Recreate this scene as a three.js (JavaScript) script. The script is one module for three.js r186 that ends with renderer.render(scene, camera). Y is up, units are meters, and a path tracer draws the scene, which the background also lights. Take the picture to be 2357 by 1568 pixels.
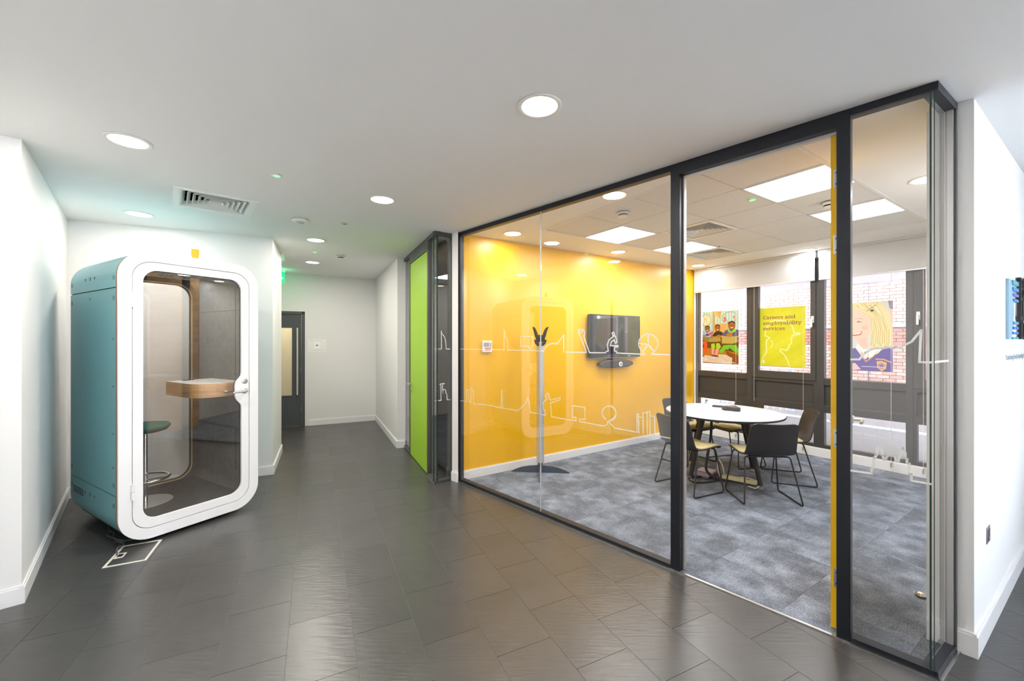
import * as THREE from 'three';
import { mergeGeometries } from 'three/addons/utils/BufferGeometryUtils.js';
import { RoundedBoxGeometry } from 'three/addons/geometries/RoundedBoxGeometry.js';
import { TextGeometry } from 'three/addons/geometries/TextGeometry.js';
import { FontLoader } from 'three/addons/loaders/FontLoader.js';
import { RectAreaLightUniformsLib } from 'three/addons/lights/RectAreaLightUniformsLib.js';

// ---------------------------------------------------------------- camera, sky, exposure
const EYE = 1.54, CEIL = 2.72, FOCAL = 938, CX = 1178.5, CY = 784;     // metres; pixels of the 2357 x 1568 frame
const scene = new THREE.Scene();
const camera = new THREE.PerspectiveCamera(2 * Math.atan(784 / FOCAL) * 180 / Math.PI, 2357 / 1568, 0.05, 100);
camera.position.set(0, EYE, 0); camera.lookAt(0, EYE, -1);
const renderer = new THREE.WebGLRenderer({ antialias: true });
renderer.toneMapping = THREE.LinearToneMapping;
renderer.toneMappingExposure = 1.95;
renderer.shadowMap.enabled = true;
RectAreaLightUniformsLib.init();
scene.background = new THREE.Color().setRGB(10.2, 11.2, 12.6);             // bright overcast sky
const DOWN = 205, DOWN_ROOM = 60, PANEL = 9.5;                            // radiance of the hall downlights, room downlights, light panels

// ---------------------------------------------------------------- plan frames
const A = 33.2 * Math.PI / 180;      // meeting room grid: local x = along the yellow wall, z = along the windows
const B = 25.9 * Math.PI / 180;      // corridor and floor tile grid
const rot = (a) => (u, v) => [u * Math.cos(a) + v * Math.sin(a), -u * Math.sin(a) + v * Math.cos(a)];
const RM = rot(A), CR = rot(B);      // (u, v) -> world [x, z]
const toRM = (x, z) => [x * Math.cos(A) - z * Math.sin(A), x * Math.sin(A) + z * Math.cos(A)];
const toCR = (x, z) => [x * Math.cos(B) - z * Math.sin(B), x * Math.sin(B) + z * Math.cos(B)];
const onY = (px, py, Y = 0) => { const k = (EYE - Y) / (py - CY); return [(px - CX) * k, -FOCAL * k]; };
const onCeil = (px, py) => onY(px, py, CEIL);
// pixel -> point on a vertical plane through p0 with direction d (plan); returns [s, y]
const onWall = (px, py, p0, d) => {
  const r = (px - CX) / FOCAL, s = (-r * p0[1] - p0[0]) / (d[0] + r * d[1]), t = -(p0[1] + s * d[1]);
  return [s, EYE - (py - CY) / FOCAL * t];
};
const WIN = 6.34, YEL = -4.068;
const dirU = RM(1, 0), dirV = RM(0, 1), dirCx = CR(1, 0), dirCz = CR(0, -1);
const winPt = (px, py) => onWall(px, py, RM(WIN, 0), dirV);          // -> [v, y]
const yelPt = (px, py) => onWall(px, py, RM(0, YEL), dirU);          // -> [u, y]
const g0 = [-0.572, -4.439], g1 = [1.924, -1.853];
const GLEN = Math.hypot(g1[0] - g0[0], g1[1] - g0[1]), dirG = [(g1[0] - g0[0]) / GLEN, (g1[1] - g0[1]) / GLEN];
const GROT = Math.atan2(-dirG[1], dirG[0]);
const glPt = (px, py) => onWall(px, py, g0, dirG);                   // glass front -> [s, y]
const gc = [-0.833, -4.377];                                         // glazed corner by the green door
const gcPt = (px, py) => onWall(px, py, gc, dirCz);

// ---------------------------------------------------------------- helpers
let seed = 7;
const rnd = () => { seed = (seed * 1664525 + 1013904223) >>> 0; return seed / 4294967296; };
const used = {};
const numbered = (n) => { used[n] = (used[n] || 0) + 1; return used[n] === 1 ? n : n + '_' + String(used[n] - 1).padStart(3, '0'); };
const clean = (g) => { const n = g.index ? g.toNonIndexed() : g; for (const k of Object.keys(n.attributes)) if (!['position', 'normal', 'uv'].includes(k)) n.deleteAttribute(k); n.morphAttributes = {}; n.groups = []; return n; };
const join = (list) => list.length === 1 ? clean(list[0]) : mergeGeometries(list.map(clean));
const metric = (g0_, sc = 1) => {                                     // uv in metres by the way each face points
  const g = clean(g0_), p = g.attributes.position, n = g.attributes.normal, uv = new Float32Array(p.count * 2);
  for (let i = 0; i < p.count; i++) {
    const ax = Math.abs(n.getX(i)), ay = Math.abs(n.getY(i)), az = Math.abs(n.getZ(i));
    let u, v;
    if (ay >= ax && ay >= az) { u = p.getX(i); v = p.getZ(i); } else if (ax >= az) { u = p.getZ(i); v = p.getY(i); } else { u = p.getX(i); v = p.getY(i); }
    uv[2 * i] = u * sc; uv[2 * i + 1] = v * sc;
  }
  g.setAttribute('uv', new THREE.BufferAttribute(uv, 2)); return g;
};
const box = (x0, x1, y0, y1, z0, z1) => new THREE.BoxGeometry(x1 - x0, y1 - y0, z1 - z0).translate((x0 + x1) / 2, (y0 + y1) / 2, (z0 + z1) / 2);
const rbox = (x0, x1, y0, y1, z0, z1, r = 0.004) => new RoundedBoxGeometry(x1 - x0, y1 - y0, z1 - z0, 2, r).translate((x0 + x1) / 2, (y0 + y1) / 2, (z0 + z1) / 2);
const cyl = (r0, r1, h, n = 24) => new THREE.CylinderGeometry(r0, r1, h, n);
const shapeOf = (pts, holes = []) => { const s = new THREE.Shape(pts.map(p => new THREE.Vector2(p[0], p[1]))); for (const h of holes) s.holes.push(new THREE.Path(h.map(p => new THREE.Vector2(p[0], p[1])))); return s; };
const extrude = (pts, depth, holes = [], bevel = 0) => new THREE.ExtrudeGeometry(shapeOf(pts, holes), { depth, bevelEnabled: bevel > 0, bevelSize: bevel, bevelThickness: bevel, bevelSegments: 2, bevelOffset: -bevel, curveSegments: 8 });
const prism = (pts, y0, y1, holes = []) => {                          // plan polygon [x, z] -> upright prism
  const f = (l) => l.map(p => [p[0], -p[1]]);
  return extrude(f(pts), y1 - y0, holes.map(f)).rotateX(-Math.PI / 2).translate(0, y0, 0);
};
const tube = (pts, r, seg = 40, rad = 8, closed = false, tension = 0.5) => new THREE.TubeGeometry(new THREE.CatmullRomCurve3(pts.map(p => new THREE.Vector3(...p)), closed, 'centripetal', tension), seg, r, rad, closed);
const rod = (a, b, r, n = 10) => { const va = new THREE.Vector3(...a), vb = new THREE.Vector3(...b), d = vb.clone().sub(va); const g = new THREE.CylinderGeometry(r, r, d.length(), n); g.applyQuaternion(new THREE.Quaternion().setFromUnitVectors(new THREE.Vector3(0, 1, 0), d.clone().normalize())); return g.translate((va.x + vb.x) / 2, (va.y + vb.y) / 2, (va.z + vb.z) / 2); };
const bentTube = (pts, r, fillet = 0.03, rad = 8) => {                // polyline with rounded bends
  const P = pts.map(p => new THREE.Vector3(...p)), path = new THREE.CurvePath(); let last = P[0];
  for (let i = 1; i < P.length - 1; i++) {
    const a = P[i].clone().add(P[i - 1].clone().sub(P[i]).setLength(fillet)), b = P[i].clone().add(P[i + 1].clone().sub(P[i]).setLength(fillet));
    path.add(new THREE.LineCurve3(last, a)); path.add(new THREE.QuadraticBezierCurve3(a, P[i], b)); last = b;
  }
  path.add(new THREE.LineCurve3(last, P[P.length - 1]));
  const samples = []; for (const c of path.curves) { const n = c.isLineCurve3 ? 1 : 6; for (let i = 0; i < n; i++) samples.push(c.getPoint(i / n)); } samples.push(P[P.length - 1]);
  const curve = new THREE.CurvePath(); for (let i = 0; i < samples.length - 1; i++) curve.add(new THREE.LineCurve3(samples[i], samples[i + 1]));
  const list = []; for (let i = 0; i < samples.length - 1; i++) { list.push(rod(samples[i].toArray(), samples[i + 1].toArray(), r, rad)); if (i) list.push(new THREE.SphereGeometry(r, rad, 5).translate(...samples[i].toArray())); }
  return join(list);
};
const rrect = (x0, y0, x1, y1, r, n = 10) => { const o = []; for (const [cx, cy, a] of [[x1 - r, y0 + r, -90], [x1 - r, y1 - r, 0], [x0 + r, y1 - r, 90], [x0 + r, y0 + r, 180]]) for (let i = 0; i <= n; i++) { const t = (a + 90 * i / n) * Math.PI / 180; o.push([cx + r * Math.cos(t), cy + r * Math.sin(t)]); } return o; };
const circle = (cx, cy, r, n = 32, a0 = 0, a1 = 2 * Math.PI) => Array.from({ length: n + 1 }, (_, i) => [cx + r * Math.cos(a0 + (a1 - a0) * i / n), cy + r * Math.sin(a0 + (a1 - a0) * i / n)]);
const lathe = (prof, n = 32) => new THREE.LatheGeometry(prof.map(p => new THREE.Vector2(p[0], p[1])), n);
const ribbon = (pts, w, t) => {                                       // flat strip along a polyline in local x, y
  const l = [];
  for (let i = 0; i < pts.length - 1; i++) { const [x0, y0] = pts[i], [x1, y1] = pts[i + 1], L = Math.hypot(x1 - x0, y1 - y0); if (L < 1e-4) continue;
    l.push(new THREE.BoxGeometry(L + w * 0.8, w, t).rotateZ(Math.atan2(y1 - y0, x1 - x0)).translate((x0 + x1) / 2, (y0 + y1) / 2, 0)); }
  return join(l);
};
const mesh = (name, geo, m, parent) => { const o = new THREE.Mesh(Array.isArray(geo) ? join(geo) : geo, m); o.name = name; o.castShadow = o.receiveShadow = true; parent.add(o); return o; };
const tag = (o, label, category, group) => { o.userData.label = label; o.userData.category = category; if (group) o.userData.group = group; return o; };
function thing(name, label, category, pos = [0, 0, 0], turn = 0, group) { const o = new THREE.Group(); o.name = numbered(name); o.position.set(...pos); o.rotation.y = turn; scene.add(o); return tag(o, label, category, group); }
const single = (name, geo, m, label, category, pos = [0, 0, 0], turn = 0, group) => { const o = mesh(numbered(name), geo, m, scene); o.position.set(...pos); o.rotation.y = turn; return tag(o, label, category, group); };
function struct(name, geo, m, label, pos = [0, 0, 0], turn = 0) { const o = geo ? mesh(name, geo, m, scene) : new THREE.Group(); if (!geo) { o.name = name; scene.add(o); } o.position.set(...pos); o.rotation.y = turn; o.userData.kind = 'structure'; if (label) o.userData.label = label; return o; }
const copyOf = (o, pos, turn, label) => { const c = o.clone(); c.name = numbered(o.name.replace(/_\d{3}$/, '')); c.userData = { ...o.userData }; if (label) c.userData.label = label; c.position.set(...pos); c.rotation.set(0, turn, 0); scene.add(c); return c; };
const clipHalf = (poly, n, c) => { const o = []; for (let i = 0; i < poly.length; i++) { const p = poly[i], q = poly[(i + 1) % poly.length], a = p[0] * n[0] + p[1] * n[1] - c, b = q[0] * n[0] + q[1] * n[1] - c; if (a >= 0) o.push(p); if ((a >= 0) !== (b >= 0)) { const t = a / (a - b); o.push([p[0] + (q[0] - p[0]) * t, p[1] + (q[1] - p[1]) * t]); } } return o; };
const clipConvex = (poly, region) => { let o = poly; const cx = region.reduce((s, p) => s + p[0], 0) / region.length, cz = region.reduce((s, p) => s + p[1], 0) / region.length;
  for (let i = 0; i < region.length && o.length > 2; i++) { const p = region[i], q = region[(i + 1) % region.length]; let n = [q[1] - p[1], p[0] - q[0]], c = n[0] * p[0] + n[1] * p[1]; if (n[0] * cx + n[1] * cz < c) { n = [-n[0], -n[1]]; c = -c; } o = clipHalf(o, n, c); } return o; };
const areaOf = (p) => Math.abs(p.reduce((s, a, i) => { const b = p[(i + 1) % p.length]; return s + a[0] * b[1] - b[0] * a[1]; }, 0)) / 2;

// ---------------------------------------------------------------- textures
const hash = (x, y, s) => { let h = (x * 374761393 + y * 668265263 + s * 974711) | 0; h = Math.imul(h ^ (h >>> 13), 1274126177); return ((h ^ (h >>> 16)) >>> 0) / 4294967296; };
const vnoise = (x, y, px, py, s) => { const xi = Math.floor(x), yi = Math.floor(y), fx = x - xi, fy = y - yi, sx = fx * fx * (3 - 2 * fx), sy = fy * fy * (3 - 2 * fy), m = (a, n) => ((a % n) + n) % n;
  const a = hash(m(xi, px), m(yi, py), s), b = hash(m(xi + 1, px), m(yi, py), s), c = hash(m(xi, px), m(yi + 1, py), s), d = hash(m(xi + 1, px), m(yi + 1, py), s);
  return a + (b - a) * sx + (c - a) * sy + (a - b - c + d) * sx * sy; };
const tex = (n, fn, srgb = true, rx = 1, ry = rx) => { const d = new Uint8Array(n * n * 4);
  for (let j = 0; j < n; j++) for (let i = 0; i < n; i++) { const c = fn(i / n, j / n, i, j), k = 4 * (j * n + i); for (let q = 0; q < 3; q++) d[k + q] = Math.max(0, Math.min(255, (Array.isArray(c) ? c[q] : c) * 255)); d[k + 3] = 255; }
  const t = new THREE.DataTexture(d, n, n); t.wrapS = t.wrapT = THREE.RepeatWrapping; t.magFilter = THREE.LinearFilter; t.minFilter = THREE.LinearMipmapLinearFilter; if (srgb) t.colorSpace = THREE.SRGBColorSpace; t.repeat.set(rx, ry); t.needsUpdate = true; return t; };
const fbm = (x, y, p, o, s) => { let v = 0, a = 0.5, f = 1; for (let i = 0; i < o; i++) { v += a * vnoise(x * p * f, y * p * f, p * f, p * f, s + i); a *= 0.5; f *= 2; } return v / (1 - Math.pow(0.5, o)); };
const again = (t, rx, ry = rx, ox = 0, oy = 0) => { const c = t.clone(); c.repeat.set(rx, ry); c.offset.set(ox, oy); c.needsUpdate = true; return c; };
const slateC = tex(512, (x, y) => { const a = fbm(x, y, 4, 5, 1), b = vnoise(x * 6, y * 90, 6, 90, 9), g = hash(Math.floor(x * 512), Math.floor(y * 512), 3); const v = 0.80 + 0.16 * a + 0.05 * b + 0.05 * g - 0.09; return [v, v, v]; });
const slateB = tex(512, (x, y) => { const a = fbm(x, y, 8, 5, 31), b = vnoise(x * 10, y * 70, 10, 70, 39); return 0.6 * a + 0.4 * b; }, false);
const carpetC = tex(512, (x, y, i, j) => { const big = fbm(x, y, 5, 4, 51), st = vnoise(x * 26, y * 7, 26, 7, 55), f = hash(i, j, 57), g = hash(i >> 1, j >> 1, 58); const b2 = fbm(x, y, 3, 3, 59), v = 0.43 + 0.19 * Math.min(1, Math.max(0, (big - 0.3) * 2.2)) + 0.12 * (b2 - 0.5) + 0.06 * st + 0.32 * (f - 0.5) + 0.28 * (g - 0.5); return [v * 0.965, v, v * 1.05]; });
const carpetB = tex(256, (x, y, i, j) => 0.5 * hash(i >> 1, j >> 1, 61) + 0.5 * hash(i, j, 62), false);
const feltC = tex(256, (x, y, i, j) => { const v = 0.62 + 0.3 * hash(i, j, 71) + 0.15 * fbm(x, y, 8, 3, 73); return [v, v, v * 0.98]; });
const woodC = tex(512, (x, y) => { const w = fbm(x, y, 3, 3, 81), g = vnoise(x * 5 + w * 2, y * 60, 5, 60, 83), l = vnoise(x * 9, y * 190, 9, 190, 84); const v = 0.72 + 0.22 * g + 0.12 * l; return [v, v * 0.84, v * 0.64]; });
const brickB = tex(256, (x, y) => fbm(x, y, 16, 4, 91), false);
const brickC = tex(256, (x, y, i, j) => { const v = 0.78 + 0.18 * fbm(x, y, 16, 3, 95) + 0.14 * (hash(i >> 1, j >> 1, 96) - 0.3); return [v, v * 0.97, v * 0.95]; });
const speck = tex(256, (x, y, i, j) => { const v = 0.93 + 0.07 * hash(i, j, 101); return [v, v, v]; });
const wallB = tex(256, (x, y) => fbm(x, y, 32, 3, 111), false);

// ---------------------------------------------------------------- materials
const M = (r, g, b, rough = 0.6, o = {}) => { const { physical, ...rest } = o; const m = physical ? new THREE.MeshPhysicalMaterial({ roughness: rough, ...rest }) : new THREE.MeshStandardMaterial({ roughness: rough, ...rest }); m.color.setRGB(r, g, b); return m; };
const white = M(0.83, 0.825, 0.81, 0.55, { bumpMap: again(wallB, 3), bumpScale: 0.0004 });
const ceilingWhite = M(0.85, 0.85, 0.85, 0.75, { bumpMap: again(wallB, 3), bumpScale: 0.0003 });
const skirt = M(0.85, 0.85, 0.85, 0.32);
const yellow = M(0.93, 0.50, 0.004, 0.36, { bumpMap: again(wallB, 3), bumpScale: 0.0003 });
const yellowPaint = M(0.90, 0.52, 0.004, 0.4);
const green = M(0.36, 0.62, 0.022, 0.4);
const frameDark = M(0.011, 0.014, 0.022, 0.45, { metalness: 0.2 });
const frameGrey = M(0.095, 0.098, 0.096, 0.42, { metalness: 0.2 });
const doorGrey = M(0.07, 0.078, 0.085, 0.5);
const winFrame = M(0.06, 0.058, 0.056, 0.42, { metalness: 0.1 });
const winPanel = M(0.055, 0.054, 0.052, 0.5);
const glass = M(1, 1, 1, 0.0, { physical: true, transmission: 1, thickness: 0, ior: 1.68 });
const tinted = M(0.96, 0.97, 0.97, 0.0, { physical: true, transmission: 1, thickness: 0, ior: 1.52 });
const edgeGreen = M(0.02, 0.07, 0.066, 0.15, { physical: true, transmission: 0.35, thickness: 0 });
const vinyl = M(0.86, 0.87, 0.86, 0.6, { transparent: true, opacity: 0.85 }), vinylFrost = M(0.86, 0.87, 0.86, 0.6, { transparent: true, opacity: 0.72 }), vinylFaint = M(0.86, 0.87, 0.86, 0.6, { transparent: true, opacity: 0.42 });
const chrome = M(0.78, 0.77, 0.75, 0.16, { metalness: 1 });
const steel = M(0.62, 0.62, 0.61, 0.32, { metalness: 1 });
const satin = M(0.66, 0.67, 0.69, 0.38, { metalness: 0.6 });
const black = M(0.012, 0.012, 0.014, 0.4);
const charcoal = M(0.024, 0.025, 0.029, 0.5);
const shellBlack = M(0.026, 0.026, 0.029, 0.42);
const padBeige = M(0.52, 0.45, 0.24, 0.85, { bumpMap: again(feltC, 6), bumpScale: 0.0006 });
const plasticWhite = M(0.82, 0.82, 0.80, 0.4);
const offWhite = M(0.72, 0.71, 0.66, 0.45);
const tealShell = M(0.15, 0.37, 0.41, 0.42);
const tealFabric = M(0.03, 0.15, 0.14, 0.85, { bumpMap: again(feltC, 8), bumpScale: 0.0008 });
const plyEdge = M(0.30, 0.16, 0.08, 0.6);
const boothWhite = M(0.84, 0.84, 0.85, 0.38);
const felt = M(0.19, 0.185, 0.17, 0.95, { map: again(feltC, 3), bumpMap: again(feltC, 3), bumpScale: 0.001 });
const boothCarpet = M(0.11, 0.11, 0.108, 0.95, { map: again(feltC, 3), bumpMap: again(feltC, 3), bumpScale: 0.002 });
const wood = M(0.72, 0.62, 0.50, 0.4, { map: again(woodC, 1.2, 2.2) });
const doorWood = M(0.95, 0.86, 0.70, 0.42, { map: again(woodC, 1, 1) });
const tileMats = Array.from({ length: 7 }, (_, i) => M(0.080 + 0.003 * (i % 4), 0.077 + 0.003 * (i % 4), 0.075 + 0.003 * (i % 4), 0.31 + 0.015 * (i % 3), { physical: true, ior: 1.75, map: again(slateC, 1.4, 1.4, i * 0.37, i * 0.61), bumpMap: again(slateB, 1.4, 1.4, i * 0.37, i * 0.61), bumpScale: 0.0011 }));
const grout = M(0.26, 0.25, 0.24, 0.8);
const carpetMats = Array.from({ length: 5 }, (_, i) => M(0.75 + 0.018 * (i % 3), 0.81 + 0.018 * (i % 3), 0.91 + 0.018 * (i % 3), 0.97, { map: again(carpetC, 1.6, 1.6, i * 0.29, i * 0.43), bumpMap: again(carpetB, 3), bumpScale: 0.003 }));
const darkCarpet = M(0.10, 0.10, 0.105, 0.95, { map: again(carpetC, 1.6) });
const ceilTile = M(0.82, 0.82, 0.81, 0.9, { map: again(speck, 2) });
const gridMetal = M(0.78, 0.78, 0.77, 0.45);
const blindCloth = M(0.74, 0.74, 0.73, 0.9, { physical: true, transmission: 0.3, thickness: 0, bumpMap: again(feltC, 8), bumpScale: 0.0004 });
const cordMat = M(0.75, 0.75, 0.74, 0.6);
const glowLamp = M(1, 1, 1, 0.5, { emissive: new THREE.Color(1, 0.97, 0.92), emissiveIntensity: 5 });
const glowPanel = M(1, 1, 1, 0.5, { emissive: new THREE.Color(1, 0.99, 0.98), emissiveIntensity: 3.2 });
const glowGreen = M(0.2, 0.8, 0.3, 0.5, { emissive: new THREE.Color(0.16, 0.85, 0.22), emissiveIntensity: 0.9 });
const ledCool = new THREE.Color(0.95, 0.975, 1), ledWarm = new THREE.Color(1, 0.935, 0.85);
const cableGrey = M(0.10, 0.10, 0.11, 0.5), cableBlack = M(0.03, 0.03, 0.035, 0.5);

// ---------------------------------------------------------------- floors
const wallPts = {};
const backL = [-4.332, -3.969], backR = [-2.755, -4.693];
const leftEnd = [-2.877, -2.391];
const roomPoly = [g0, g1, RM(2.905, -0.49), RM(WIN + 0.02, -0.49), RM(WIN + 0.02, YEL)];
const hallOuter = [[-6.5, -9.5], [5.5, -11.5], [9.5, -5.0], [8.0, 4.0], [-3.0, 4.0], [-7.5, -2.0]];
{
  const floor = struct('floor', prism(hallOuter, -0.25, -0.0025), grout, 'dark slate grey floor tiles of the hall and corridor');
  const strips = [];
  const P = 0.307, L = 0.462, gap = 0.0011;
  for (let i = -22; i <= 26; i++) for (let j = -22; j <= 10; j++) {
    const x0 = -0.122 + i * P, z1 = -2.046 + j * L + (((i % 2) + 2) % 2 ? L / 2 : 0);
    const q = [[x0 + gap, z1 - L + gap], [x0 + P - gap, z1 - L + gap], [x0 + P - gap, z1 - gap], [x0 + gap, z1 - gap]].map(p => CR(...p));
    const c = CR(x0 + P / 2, z1 - L / 2), d = Math.hypot(c[0], c[1]);
    if (d > 9.2 || c[1] > 0.6) continue;
    if (c[0] < -4.6 || c[0] > 4.2) continue;
    const inLeft = (c[0] - leftEnd[0]) * 0.735 - (c[1] - leftEnd[1]) * 0.678;   // right of the left wall
    if (inLeft < -0.3) continue;
    const [cu, cv] = toRM(c[0], c[1]), [cxr, czr] = toCR(c[0], c[1]);
    if (czr < -8.5 || (cxr > 1.35 && cv < -4.4)) continue;
    if (czr < -5.7 && cxr < -1.75) continue;
    let poly = q;
    const sg = (c[0] - g0[0]) * dirG[0] + (c[1] - g0[1]) * dirG[1];
    if (sg > 0 && sg < GLEN - 0.12) poly = clipHalf(q, [-dirG[1], dirG[0]], -dirG[1] * g0[0] + dirG[0] * g0[1]);   // only what lies on the hall side of the glazed front
    else if (sg >= GLEN - 0.12 && cv < -0.75) continue;
    if (poly.length < 3) continue;
    if (areaOf(poly) < 1e-3) continue;
    const r = -c[1] > 0 ? Math.abs(c[0] / -c[1]) : 9;
    strips.push({ poly, seen: (c[1] < -0.9 && r < 1.55), d });
  }
  strips.sort((a, b) => (b.seen - a.seen) || a.d - b.d);
  const rest = [];
  strips.forEach((s, i) => {
    const geo = metric(prism(s.poly, -0.0105, 0));
    if (i < 300) mesh('tile', geo, tileMats[Math.floor(rnd() * tileMats.length)], floor); else rest.push(geo);
  });
  if (rest.length) mesh('far_tiles', rest, tileMats[2], floor).userData.kind = 'stuff';
}
{
  const under = struct('floor_meeting_room', prism(roomPoly, -0.002, 0.0012), M(0.09, 0.09, 0.095, 0.9), 'blue grey carpet tiles of the meeting room');
  const inner = [[g0[0] + 0.005, g0[1] - 0.0], [g1[0] + 0.0, g1[1] - 0.02], RM(2.905, -0.5), RM(WIN + 0.02, -0.5), RM(WIN + 0.02, YEL)];
  for (let i = 0; i < 10; i++) for (let j = 0; j < 8; j++) {
    const u0 = 1.82 + i * 0.5, v0 = -4.1 + j * 0.5, e = 0.0006;
    const q = [[u0 + e, v0 + e], [u0 + 0.5 - e, v0 + e], [u0 + 0.5 - e, v0 + 0.5 - e], [u0 + e, v0 + 0.5 - e]].map(p => RM(...p));
    const poly = clipConvex(q, inner); if (poly.length < 3 || areaOf(poly) < 2e-3) continue;
    const c = RM(u0 + 0.25, v0 + 0.25), geo = metric(prism(poly.map(p => [p[0] - c[0], p[1] - c[1]]), 0, 0.0062 + 0.0004 * rnd()));
    const uv = geo.attributes.uv, k = Math.floor(rnd() * 4) * Math.PI / 2 + A;
    for (let n = 0; n < uv.count; n++) { const x = uv.getX(n), y = uv.getY(n); uv.setXY(n, x * Math.cos(k) - y * Math.sin(k), x * Math.sin(k) + y * Math.cos(k)); }
    const o = mesh('carpet_tile', geo, carpetMats[Math.floor(rnd() * 5)], under); o.position.set(c[0], 0, c[1]);
  }
}

// ---------------------------------------------------------------- ceilings
const RU = [2.655, 3.235, 3.83, 4.43, 5.03, 5.66], RV = [-3.46, -2.874, -2.287, -1.70, -1.114];
const ventHall = { c: [-2.546, -3.507], turn: 40 * Math.PI / 180, half: 0.285 };
const ventCorr = { c: CR(-0.66, -6.6), turn: B, half: 0.285 };
const ventRoom = [{ u: 2, v: 1 }, { u: 4, v: 0 }];
const sq = (c, h, turn) => [[-h, -h], [h, -h], [h, h], [-h, h]].map(([x, z]) => [c[0] + x * Math.cos(turn) + z * Math.sin(turn), c[1] - x * Math.sin(turn) + z * Math.cos(turn)]);
{
  const raft = [[RU[0], RV[0]], [RU[5], RV[0]], [RU[5], RV[4]], [RU[0], RV[4]]].map(p => RM(...p));
  const ceil = struct('ceiling', prism(hallOuter, CEIL, CEIL + 0.12, [raft, sq(ventHall.c, ventHall.half - 0.05, ventHall.turn), sq(ventCorr.c, ventCorr.half - 0.05, ventCorr.turn)]), ceilingWhite, 'white plasterboard ceiling with a tiled section over the meeting room');
  mesh('roof_slab', prism(hallOuter, CEIL + 0.3, CEIL + 0.4), ceilingWhite, ceil);
  // sides of the roof void, so that no sky gets in
  const side = []; for (let i = 0; i < hallOuter.length; i++) { const p = hallOuter[i], q = hallOuter[(i + 1) % hallOuter.length], L = Math.hypot(q[0] - p[0], q[1] - p[1]); side.push(new THREE.BoxGeometry(L, 0.32, 0.1).rotateY(Math.atan2(-(q[1] - p[1]), q[0] - p[0])).translate((p[0] + q[0]) / 2, CEIL + 0.16, (p[1] + q[1]) / 2)); }
  mesh('roof_edge', side, ceilingWhite, ceil);
  for (let i = 0; i < 5; i++) for (let j = 0; j < 4; j++) {
    if ((i === 1 || i === 3) && (j === 0 || j === 3)) continue;
    if (ventRoom.some(v => v.u === i && v.v === j)) continue;
    const e = 0.005, o = mesh('ceiling_tile', metric(rbox(RU[i] + e, RU[i + 1] - e, CEIL + 0.008, CEIL + 0.024, RV[j] + e, RV[j + 1] - e, 0.003)), ceilTile, ceil); o.rotation.y = A;
  }
  const bars = [];
  for (const u of RU.slice(1, 5)) bars.push(box(u - 0.012, u + 0.012, CEIL + 0.018, CEIL + 0.045, RV[0], RV[4]));
  for (const v of RV.slice(1, 4)) bars.push(box(RU[0], RU[5], CEIL + 0.018, CEIL + 0.045, v - 0.012, v + 0.012));
  mesh('ceiling_grid', bars, gridMetal, ceil).rotation.y = A;
  const e = 0.022, ed = [box(RU[0] - 0.004, RU[0] + e, CEIL - 0.004, CEIL + 0.03, RV[0], RV[4]), box(RU[5] - e, RU[5] + 0.004, CEIL - 0.004, CEIL + 0.03, RV[0], RV[4]), box(RU[0], RU[5], CEIL - 0.004, CEIL + 0.03, RV[0] - 0.004, RV[0] + e), box(RU[0], RU[5], CEIL - 0.004, CEIL + 0.03, RV[4] - e, RV[4] + 0.004)];
  mesh('edge_trim', ed, gridMetal, ceil).rotation.y = A;
}

// ---------------------------------------------------------------- walls
const wall = (name, pts, label, m = white, y0 = 0, y1 = CEIL) => struct(name, metric(prism(pts, y0, y1)), m, label);
const skirting = (name, p, q, h = 0.105, t = 0.014, label, ext = [0, 0], away = false) => {   // board along p->q on the side that faces the camera (or away from it)
  const L = Math.hypot(q[0] - p[0], q[1] - p[1]), d = [(q[0] - p[0]) / L, (q[1] - p[1]) / L];
  let n = [-d[1], d[0]]; if ((n[0] * -p[0] + n[1] * -p[1] < 0) !== away) n = [-n[0], -n[1]];
  const at = (s, o) => [p[0] + d[0] * s + n[0] * o, p[1] + d[1] * s + n[1] * o], a = -ext[0], b = L + ext[1];
  const g = join([prism([at(a, -0.002), at(b, -0.002), at(b, t), at(a, t)], 0, h - 0.012), prism([at(a, -0.002), at(b, -0.002), at(b, t - 0.005), at(a, t - 0.005)], h - 0.012, h)]);
  return struct(name, g, skirt, label);
};
// left wall with its free end, and what closes the hall behind the camera
wall('wall_left', [leftEnd, [-2.962, -2.318], [-3.3, -2.45], [-4.75, -4.05], [-4.332, -3.969]], 'white wall on the left beside the phone booth');
wall('wall_left_rear', [[-3.02, -2.33], [-3.25, -2.40], [-3.6, -2.2], [0.1, 2.2], [0.35, 1.95], [-2.96, -2.27]].slice(0, 6), 'white wall behind the camera on the left');
struct('trim_1', box(-0.03, 0.03, 0, 2.2, -0.03, 0.03), frameDark, 'dark door frame post at the end of the left wall', [-2.985, 0, -2.318], 0.8);
wall('wall_rear', [[0.1, 2.2], [0.35, 1.95], [5.2, 1.15], [5.3, 1.45]], 'white wall behind the camera');
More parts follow.
